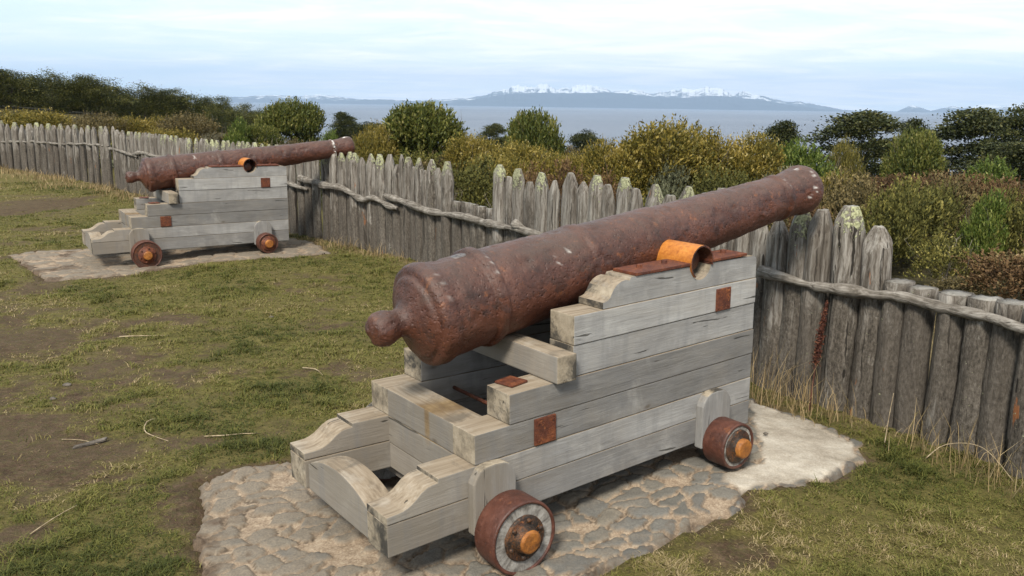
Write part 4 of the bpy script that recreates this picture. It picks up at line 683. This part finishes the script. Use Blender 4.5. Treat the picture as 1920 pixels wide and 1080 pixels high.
VEG = [
 ('broad', 'leafy_shrub', 2.885, 15.738, 1.80, 2.6, 'largest mustard-leaved shrub behind the big cannon muzzle, reaching up over the sea', 'shrub'),
 ('broad', 'leafy_shrub', 1.80, 15.387, 1.46, 1.5, 'low ochre shrub at the left foot of the largest mustard-leaved shrub', 'shrub'),
 ('broad', 'leafy_shrub', 4.0, 16.018, 1.62, 1.8, 'ochre shrub merging into the right end of the largest mustard-leaved shrub', 'shrub'),
 ('round', 'evergreen_bush', -2.228, 21.887, 2.10, 2.0, 'big dense dark green bush rising above the fence in the middle of the view', 'bush'),
 ('broad', 'leafy_shrub', -.955, 19.977, 1.42, 1.6, 'ragged ochre shrub between the two dense dark green bushes', 'shrub'),
 ('round', 'evergreen_bush', .502, 21.994, 1.95, 1.45, 'medium dark green bush above the gap in the stakes', 'bush'),
 ('broad', 'leafy_shrub', -3.34, 20.748, 1.56, 1.35, 'thin brownish shrub on the left side of the big dark green bush', 'shrub'),
 ('broad', 'leafy_shrub', .119, 18.0, 1.34, 1.9, 'ochre shrub in front of the medium dark green bush', 'shrub'),
 ('round', 'evergreen_bush', -7.315, 29.095, 2.15, 1.75, 'rounded green tree-like bush above the muzzle of the far cannon', 'bush'),
 ('round', 'evergreen_bush', -7.95, 27.6, 1.33, 1.1, 'small green bush leaning on the left of the rounded tree-like bush', 'bush'),
 ('bright', 'bright_shrub', -8.423, 26.703, 1.50, .95, 'bright green shrub above the barrel of the far cannon', 'shrub'),
 ('bright', 'bright_shrub', -4.945, 23.485, 1.26, .85, 'low bright green shrub just right of the far cannon muzzle', 'shrub'),
 ('layer', 'beech_tree', -11.31, 58.924, 1.42, 2.2, 'small dark tree alone against the sea left of the big dark green bush', 'tree'),
 ('layer', 'beech_tree', -10.0, 61.171, .65, 3.4, 'low dark spreading tree at the water line right of the small lone dark tree', 'tree'),
 ('layer', 'beech_tree', -1.3, 59.991, .75, 2.0, 'dark treetop peeping out beside the medium dark green bush', 'tree'),
 ('layer', 'beech_tree', 4.888, 59.801, .38, 2.4, 'dark flat treetop against the sea left of the largest mustard-leaved shrub', 'tree'),
 ('layer', 'beech_tree', 13.068, 43.061, 1.55, 2.6, 'open dark tree against the sea directly above the big cannon muzzle', 'tree'),
 ('bright', 'bright_shrub', 5.75, 17.08, 1.42, 1.7, 'bright green shrub right behind the big cannon muzzle', 'shrub'),
 ('layer', 'beech_tree', 15.447, 39.056, 2.0, 4.2, 'wide dark layered tree against the sea right of the big cannon muzzle', 'tree'),
 ('ochre', 'mustard_bush', 9.297, 24.281, 1.37, 1.15, 'rounded mustard bush in front of the wide dark layered tree', 'bush'),
 ('round', 'evergreen_bush', 12.408, 27.314, 1.52, 1.7, 'rounded grey-green bush between the wide layered tree and the right-hand trees', 'bush'),
 ('layer', 'beech_tree', 19.6, 43.2, 1.75, 2.6, 'ragged dark tree at the left end of the right-hand tree clump', 'tree'),
 ('layer', 'beech_tree', 21.244, 40.801, 2.2, 4.3, 'broad dark tree in the middle of the right-hand tree clump', 'tree'),
 ('layer', 'beech_tree', 22.3, 38.262, 2.45, 3.6, 'tallest dark tree cut by the right edge of the view', 'tree'),
 ('layer', 'beech_tree', 17.9, 31.444, 1.0, 3.2, 'near dark tree low at the right edge beneath the tallest one', 'tree'),
 ('bright', 'bright_shrub', 6.20, 11.448, 1.0, .75, 'vivid green shrub alone in the brown scrub at right', 'shrub'),
 ('bright', 'bright_shrub', 11.252, 21.199, .92, 1.8, 'low green shrub beneath the right-hand tree clump', 'shrub'),
 ('broad', 'leafy_shrub', -.245, 16.2, 1.16, 1.5, 'low ochre shrub seen through the gap in the stakes', 'shrub'),
 ('broad', 'leafy_shrub', 1.0, 16.5, 1.22, 1.2, 'small ochre shrub just right of the medium dark green bush', 'shrub'),
 ('broad', 'leafy_shrub', 5.1, 14.6, 1.02, 1.4, 'ochre shrub hidden behind the big cannon muzzle', 'shrub'),
 ('broad', 'autumn_shrub', -15.754, 28.997, 1.70, 3.4, 'brown-green shrub at the left edge behind the corner stakes', 'shrub'),
 ('brown', 'autumn_shrub', -13.221, 28.04, 1.62, 2.7, 'brown-green shrub second from the left behind the corner stakes', 'shrub'),
 ('broad', 'autumn_shrub', -12.0, 28.7, 1.50, 2.2, 'brown-green shrub behind the corner of the palisade', 'shrub'),
 ('brown', 'autumn_shrub', -10.39, 28.143, 1.70, 2.6, 'rounded russet shrub left of the bright green shrub on the left', 'shrub'),
 ('brown', 'autumn_shrub', -13.022, 26.5, 1.35, 2.1, 'low russet shrub close behind the corner stakes', 'shrub'),
 ('broad', 'autumn_shrub', -10.3, 26.2, 1.22, 1.9, 'low russet shrub behind the stakes right of the corner', 'shrub'),
 ('brown', 'autumn_shrub', -9.0, 28.4, 1.10, 1.4, 'small russet shrub behind the bright green shrub on the left', 'shrub'),
 ('brown', 'autumn_shrub', -5.79, 24.32, 1.02, 1.5, 'russet scrub bush left of the far cannon muzzle', 'shrub'),
 ('brown', 'autumn_shrub', -4.35, 22.597, 1.10, 1.6, 'russet scrub bush between the far cannon muzzle and the big dark green bush', 'shrub')]
for kd, nm, x, y, zt, wd, lab, cat in VEG: plant(kd, nm, x, y, zt, wd, lab, cat, var=None if kd != 'layer' else (1 if wd < 2.7 and zt > .9 else (0, 2)[int(x) % 2]))
rows_ = ['back row against the sky', 'middle row', 'front row']
for i, (x, y, zt, wd) in enumerate(HILLS):
    row = 0 if i < 18 else (1 if i < 35 else 2); n_ = (18, 17, 12)[row]; j = i - (0, 18, 35)[row]
    tx = ['leftmost', 'second', 'third', 'fourth', 'fifth', 'sixth', 'seventh', 'eighth', 'ninth', 'tenth', 'eleventh', 'twelfth', 'thirteenth', 'fourteenth', 'fifteenth', 'sixteenth', 'seventeenth', 'eighteenth'][j]
    plant('hill', 'beech_tree', x + rp.uniform(-1, 1), y + rp.uniform(-2, 2), zt + rp.uniform(-.7, .55), wd * rp.uniform(.95, 1.45), 'dark hill tree, %s %sin the %s' % (tx, '' if j == 0 else 'from left ', rows_[row]), 'tree', 'dark trees on the wooded hill', minh=2.5)
# undergrowth outside the palisade, one mass
def camdy(x, y): return np.hypot(x, y)
rs = np.random.default_rng(77); un = {}
for kd in ('brown', 'sage', 'green'):
    un[kd] = []
base = [crown('brown', 300 + i, 2100, .040, .5) for i in range(4)]
allV = []; allv = []; cnt = 0
def skyl(x, y):
    "how high undergrowth may stand here: it thins and lowers with distance down the slope"
    d = np.hypot(x, y); return 2.04 - d * (.060 + .0 * x)
tries = 0; pts = []
while cnt < 330 and tries < 60000:
    tries += 1; r_ = rs.uniform(6, 36) ; az = R(rs.uniform(-34, 36)); x, y = r_ * math.sin(az), r_ * math.cos(az); d = float(outd(np.array([x]), np.array([y]))[0])
    lim = 1.9 if x < 1.2 else (2.6 + .9 * min((x - 1.2) * 1.6, 2.2))
    if d < lim: continue
    if any((x - a) ** 2 + (y - b) ** 2 < (.028 * r_ + .10) ** 2 for a, b in pts): continue
    pts.append((x, y)); zg = float(hgt(np.array([x]), np.array([y]))[0]); mxh = 2.04 - r_ * ((.044 if r_ > 14 else .058) if x < 3 else (.060 + .02 * max(0, (15 - r_) / 8))) - zg
    hh = min(rs.uniform(.55, 1.5) * (1 if x < 2 or r_ > 12 else .75), mxh)
    if hh < .25: continue
    V, v = base[cnt % 4]; wd = rs.uniform(.75, 1.4) * (.55 + .04 * r_); a = rs.uniform(0, 6.28); ca, sa = math.cos(a), math.sin(a)
    Q = V * np.array([wd, wd, hh]); Q = np.stack([Q[:, 0] * ca - Q[:, 1] * sa + x, Q[:, 0] * sa + Q[:, 1] * ca + y, Q[:, 2] + zg - .05], -1)
    pn = float(fbm(x / 3.0, y / 3.0, s=61, o=2)) + rs.uniform(-.10, .10); kdv = 3 if pn < .38 else (0 if pn < .52 else (1 if pn < .66 else 2)); kdv = 1 if (x < 3 and kdv == 3 and rs.random() < .6) else kdv; sh = rs.uniform(.62, 1.12); allV.append(Q); allv.append(np.clip(v * sh, 0, .98) + kdv); cnt += 1
M = NM('undergrowth_leaf'); v = M.attr('v'); k = M.ma('FLOOR', v); f = M.ma('FRACT', v)
cA = M.ramp(f, [(0, (.035, .030, .014)), (.4, (.10, .080, .034)), (.75, (.18, .135, .058)), (1, (.36, .29, .15))])
cB = M.ramp(f, [(0, (.034, .038, .012)), (.4, (.085, .082, .021)), (.75, (.165, .145, .036)), (1, (.34, .29, .10))])
cC = M.ramp(f, [(0, (.045, .05, .028)), (.4, (.10, .105, .06)), (.75, (.17, .17, .10)), (1, (.28, .28, .20))])
cD = M.ramp(f, [(0, (.035, .022, .012)), (.4, (.095, .055, .026)), (.75, (.16, .10, .045)), (1, (.26, .20, .12))])
c = M.mix(M.ma('GREATER_THAN', k, .5), cA, cB); c = M.mix(M.ma('GREATER_THAN', k, 1.5), c, cC); c = M.mix(M.ma('GREATER_THAN', k, 2.5), c, cD)
UND = M.fin(c, .8, None, .15)
o = bpy.data.objects.new('undergrowth', leafmesh('undergrowth', np.concatenate(allV), np.concatenate(allv), UND)); COL.objects.link(o); tag(o, 'tangled brown and olive scrub filling the slope beyond the palisade', 'scrub', kind='stuff')
# bare twiggy dead shrubs
for x, y, hgt_, wd, lab in ((.0, 12.6, .9, .9, 'bare grey twiggy bush behind the stakes right of the gap'), (-1.1, 13.2, .85, .8, 'bare grey twiggy bush showing in the gap between the stakes'), (5.2, 10.2, .75, .9, 'bare pale twigs standing in the scrub at right below the near trees'), (6.9, 12.2, .9, 1.1, 'bare grey twiggy bush near the right edge'), (-6.9, 25.2, 1.2, 1.2, 'bare grey shrub beneath the rounded tree-like bush')):
    zg = float(hgt(np.array([x]), np.array([y]))[0]); me = limbs(int(x * 10) + 90, 9, .012, 'twigs', .9, .5, TWIGM); o = bpy.data.objects.new('bare_bush', me); COL.objects.link(o); o.location = (x, y, zg); o.scale = (wd, wd, hgt_); tag(o, lab, 'bush')
# ---------------------------------------------------------------- grass
rs = np.random.default_rng(9)
def blades(P, h, w, lean, seg=2, curl=.5):
    "P base points (n,3); two-segment tapering blades -> verts, faces as quads"
    n = len(P); a = rs.uniform(0, 6.283, n); dr = np.stack([np.cos(a), np.sin(a), 0 * a], -1); b = a + rs.uniform(.8, 2.3, n); sd = np.stack([np.cos(b), np.sin(b), 0 * b], -1) * (w * .5)[:, None]
    l1 = (lean * rs.uniform(.4, 1.4, n))[:, None]; hz = np.array([0, 0, 1.0])
    m = P + hz * (h * .55)[:, None] + dr * l1 * (h * .45)[:, None]; t = P + hz * (h * (1 - .25 * l1[:, 0]))[:, None] + dr * l1 * (h * (1.0 + curl))[:, None]
    V = np.stack([P - sd, P + sd, m + sd * .75, m - sd * .75, m - sd * .75, m + sd * .75, t + sd * .12, t - sd * .12], 1).reshape(-1, 3); return V
def zat(x, y):
    i = np.clip(np.searchsorted(gx, x) - 1, 0, len(gx) - 2); j = np.clip(np.searchsorted(gy, y) - 1, 0, len(gy) - 2)
    u = (x - gx[i]) / (gx[i + 1] - gx[i]); v = (y - gy[j]) / (gy[j + 1] - gy[j]); A = GZ
    B = lambda A: (A[j, i] * (1 - u) + A[j, i + 1] * u) * (1 - v) + (A[j + 1, i] * (1 - u) + A[j + 1, i + 1] * u) * v
    return B(GZ), B(GR)
n = 1450000; r_ = 3.0 + 21.5 * rs.random(n) ** 1.45; az = np.radians(rs.uniform(-44, 40, n)); x = r_ * np.sin(az); y = r_ * np.cos(az)
z, gr = zat(x, y); d = outd(x, y); tuft = fbm(x * 3.2, y * 3.2, o=4, s=31); fine_ = fbm(x * 17, y * 17, o=2, s=32)
kp = (rs.random(n) < np.clip(gr ** 1.3 * 1.15 - .04, .03, 1) * np.clip((fine_ - .28) * 3.0, .1, 1)) & (d < .05); x, y, z, gr, r_, tuft, fine_ = (q[kp] for q in (x, y, z, gr, r_, tuft, fine_)); n = len(x)
kp = np.minimum(polyd(x, y, PAD0), polyd(x, y, PAD1)) > -.02 - .17 * rs.random(n) ** 4; x, y, z, gr, r_, tuft, fine_ = (q[kp] for q in (x, y, z, gr, r_, tuft, fine_)); n = len(x)
h = (.008 + .021 * np.clip((tuft - .35) * 2.4, 0, 1) ** 1.6 + .012 * rs.random(n)) * (.65 + .5 * gr) * (1 + 1.0 * np.clip((fbm(x * 5.5, y * 5.5, o=2, s=35) - .60) * 6, 0, 1)) * (1 + .4 * (rs.random(n) < .03)); wdt = (.0022 + .0009 * r_ ** .8) * rs.uniform(.7, 1.3, n)
V = blades(np.stack([x, y, z - .004], -1), h, wdt, np.full(n, .9)); dr_ = np.clip(fbm(x * 1.3, y * 1.3, s=41) * 1.45 - .46 + rs.normal(0, .18, n) + (fine_ - .5) * .6 + .25 * (gr < .55), 0, 1)
M = NM('grass_blade'); c = M.ramp(M.attr('v'), [(0, (.052, .062, .014)), (.3, (.120, .124, .027)), (.55, (.19, .175, .050)), (.78, (.21, .16, .07)), (1, (.38, .30, .17))])
GRS = M.fin(c, .7, None, .2)
t_ = M.n('ShaderNodeBsdfTranslucent'); M.l(c, t_.inputs[0]); ms_ = M.n('ShaderNodeMixShader'); ms_.inputs[0].default_value = .25; M.l(M.b.outputs[0], ms_.inputs[1]); M.l(t_.outputs[0], ms_.inputs[2]); M.l(ms_.outputs[0], M.o.inputs[0])
o = bpy.data.objects.new('grass', leafmesh('grass', V, np.repeat(dr_, 2), GRS)); COL.objects.link(o); tag(o, 'short patchy grass of the fort lawn', 'grass', kind='stuff')
# tall dry grass along the foot of the stakes and on the bank outside
P = []; H_ = []
for (a, b), (c_, d_) in zip(FENCE[2:], FENCE[3:-1]):
    Ls = math.hypot(c_ - a, d_ - b); far = math.hypot(a, b); m = int(Ls * (40 if far < 9 else (160 if a > -3 else 260))); t = rs.random(m); ex, ey = (c_ - a) / Ls, (d_ - b) / Ls
    wide = .13 if a > -3.3 else (.35 if a > -9 else .8); off = -.10 - np.abs(rs.normal(0, wide, m)); X = a + (c_ - a) * t - ey * -off * -1 * -1; 
    nxv, nyv = ey, -ex; X = a + (c_ - a) * t + nxv * off; Y = b + (d_ - b) * t + nyv * off
    cl = fbm(X * 2.2, Y * 2.2, s=51); k = cl > .40; X, Y, cl = X[k], Y[k], cl[k]
    P.append(np.stack([X, Y], -1)); H_.append((.04 + .36 * np.clip(cl - .42, 0, 1) * rs.random(len(X)) ** .6 + .10 * rs.random(len(X)) ** 4) * (1 if a > -3.3 else 1.15))
P = np.concatenate(P); H_ = np.concatenate(H_)
m = 26000; X = rs.uniform(1.5, 11, m); Y = rs.uniform(2.5, 13, m); d = outd(X, Y); k = (d > .15) & (d < 3.9 + .9 * rs.random(m)) & (X > 1.0); P = np.concatenate([P, np.stack([X[k], Y[k]], -1)]); H_ = np.concatenate([H_, rs.uniform(.04, .17, k.sum()) * (1 + 1.0 * (rs.random(k.sum()) < .08))])
for cx, cy, s_, m, hm in ((1.93, 5.62, .10, 90, .42), (1.78, 5.78, .08, 60, .5), (2.1, 5.42, .10, 60, .3), (2.5, 4.95, .12, 40, .34), (2.72, 4.55, .10, 60, .30), (2.62, 4.75, .1, 40, .34), (2.85, 4.35, .08, 40, .3)):
    P = np.concatenate([P, rs.normal((cx, cy), s_, (m, 2))]); H_ = np.concatenate([H_, hm * rs.uniform(.25, 1.05, m)])
z, _ = zat(P[:, 0], P[:, 1]); far = np.hypot(P[:, 0], P[:, 1])
V = blades(np.column_stack([P, z - .01]), H_, (.0015 + .00045 * far) * rs.uniform(.7, 1.2, len(P)), np.full(len(P), .38))
M = NM('straw'); c = M.ramp(M.attr('v'), [(0, (.08, .085, .025)), (.3, (.15, .11, .05)), (.7, (.28, .20, .10)), (1, (.42, .33, .19))]); STR = M.fin(c, .7, None, .2)
o = bpy.data.objects.new('dry_grass', leafmesh('dry_grass', V, np.repeat(rs.beta(2.2, 2, len(P)), 2), STR)); COL.objects.link(o); tag(o, 'straw-coloured dry grass at the foot of the stakes and on the bank outside', 'grass', kind='stuff')
# ---------------------------------------------------------------- small things
def gz(x, y): return float(zat(np.array([x]), np.array([y]))[0][0])
def twig(name, pts, r, lab, cat='twig', mat=None):
    z = lambda x, y: gz(x, y) + r + .002
    return tag(tube(name, [(x, y, z(x, y) + (dz if dz else 0)) for x, y, dz in pts], lambda t: r * (1.1 - .6 * t), mat or STRW, None, 6, .2, int(pts[0][0] * 50) % 97, .03, .002), lab, cat)
M = NM('straw_stalk'); STRW = M.fin(M.ramp(M.noise(M.obj(), 30, 3), [(.35, (.20, .15, .09)), (.65, (.40, .32, .21))]), .85)
twig('twig', [(-2.29, 5.32, .0), (-2.31, 5.24, .01), (-2.26, 5.1, .0), (-2.06, 4.95, 0)], .004, 'hooked pale twig on the grass left of the big cannon carriage')
twig('twig', [(-1.88, 5.06, 0), (-1.76, 5.06, .01), (-1.66, 5.09, .01), (-1.56, 5.12, 0)], .004, 'straight pale twig nearest the corner of the stone paving')
twig('twig', [(-2.72, 4.98, 0), (-2.6, 4.97, .008), (-2.47, 4.93, 0)], .003, 'thin pale twig beside the grey wood splinter')
twig('twig', [(-2.27, 3.8, 0), (-2.22, 3.95, .01), (-2.18, 4.07, .012)], .003, 'short pale twig standing off the soil at the lower left')
twig('twig', [(-3.4, 7.3, 0), (-3.25, 7.28, .01), (-3.0, 7.35, 0)], .005, 'pale twig on the bare earth path at left')
twig('twig', [(-1.62, 6.5, 0), (-1.5, 6.42, .012), (-1.42, 6.3, 0)], .004, 'pale twig on the turf midway between the cannons')
bm = prism([(-.10, -.014), (.09, -.02), (.11, .006), (-.08, .016)], 0, .016, .003, 1, 'xy'); ac = Acc(); ac.add(bm, .4); o = ac.out('wood_splinter', BARKM); o.location = (-2.53, 4.93, gz(-2.53, 4.93) + .004); o.rotation_euler = (.06, -.06, .75); tag(o, 'flat grey wood splinter lying on the dark soil at left', 'splinter')
def stone(x, y, r, lab, seed):
    bm = bmesh.new(); bmesh.ops.create_icosphere(bm, subdivisions=3, radius=r)
    for v in bm.verts: c = v.co; k = 1 + .5 * (float(fbm(c.x / r * .9, c.y / r * .9, c.z / r * .9, s=seed)) - .5) * 1.6; v.co = Vector((c.x * 1.25 * k, c.y * .9 * k, c.z * .55 * k))
    ac = Acc(); ac.add(bm, .2); o = ac.out('loose_stone', STN, None, True); o.location = (x, y, hin(x, y) + .02 + r * .3 if inpoly(np.array([x]), np.array([y]), PAD0)[0] else gz(x, y) + r * .25); tag(o, lab, 'stone')
M = NM('grey_stone'); STN = M.fin(M.ramp(M.noise(M.obj(), 40, 5, .7), [(.35, (.05, .043, .035)), (.65, (.14, .12, .10))]), .9)
stone(1.56, 5.02, .013, 'dark pebble on the pale concrete beside the front wheel', 2)
stone(-3.15, 5.7, .02, 'pale stone half sunk in the soil at the left edge', 7); stone(-3.2, 6.0, .024, 'grey stone farther up in the soil at the left edge', 8); stone(-2.3, 8.1, .022, 'grey stone on the bare patch left of centre', 9)
# dead dock stalk by the stakes
dk = empty('dock_plant', (2.02, 5.60, gz(2.02, 5.60))); tag(dk, 'dead rust-red dock stalk standing against the stakes at right', 'plant')
M = NM('dock_seed'); DKM = M.fin(M.ramp(M.attr('v'), [(0, (.03, .009, .006)), (.6, (.085, .026, .015)), (1, (.15, .06, .03))]), .8)
tube('stalk', [(0, 0, -.02), (.02, .015, .25), (.05, .03, .52), (.065, .04, .74)], lambda t: .006 * (1.2 - .8 * t), TYRE, dk, 6, .1, 3, .05, .002)
tt = rs.random(1500) ** .8; C = np.stack([.02 + .05 * tt, .015 + .03 * tt, .33 + .42 * tt], -1) + rs.normal(0, 1, (1500, 3)) * np.array([.012, .012, .02]) * (1.25 - tt[:, None]); o = bpy.data.objects.new('seed_head', leafmesh('seed_head', leaves(rs, C, rv(rs, 1500), .016, .7), rs.random(1500), DKM)); COL.objects.link(o); o.parent = dk
# pale stems arching over the near palisade foot
for pts, lab in (([(2.45, 4.82, 0), (2.55, 4.80, .10), (2.66, 4.62, .16), (2.74, 4.42, .05)], 'long straw stem arching low along the right-hand stakes'), ([(2.27, 4.98, 0), (2.29, 5.0, .2), (2.31, 5.02, .33)], 'upright straw stem before the right-hand stakes')): twig('straw_stem', pts, .003, lab, 'grass stem')
# ---------------------------------------------------------------- sea haze
bm = bmesh.new(); bmesh.ops.create_cube(bm, size=1); me = bpy.data.meshes.new('haze'); bm.to_mesh(me); bm.free(); hz_ = bpy.data.objects.new('haze', me); COL.objects.link(hz_)
hz_.scale = (40000, 40000, 640); hz_.location = (0, 0, -40 + 320)
M = NM('haze'); M.t.nodes.remove(M.b); vp = M.n('ShaderNodeVolumePrincipled'); vp.inputs['Color'].default_value = (.54, .73, 1, 1); vp.inputs['Density'].default_value = HAZE; M.l(vp.outputs[0], M.o.inputs['Volume']); me.materials.append(M.m)
tag(hz_, 'thin blue haze over the strait', 'haze', kind='stuff')
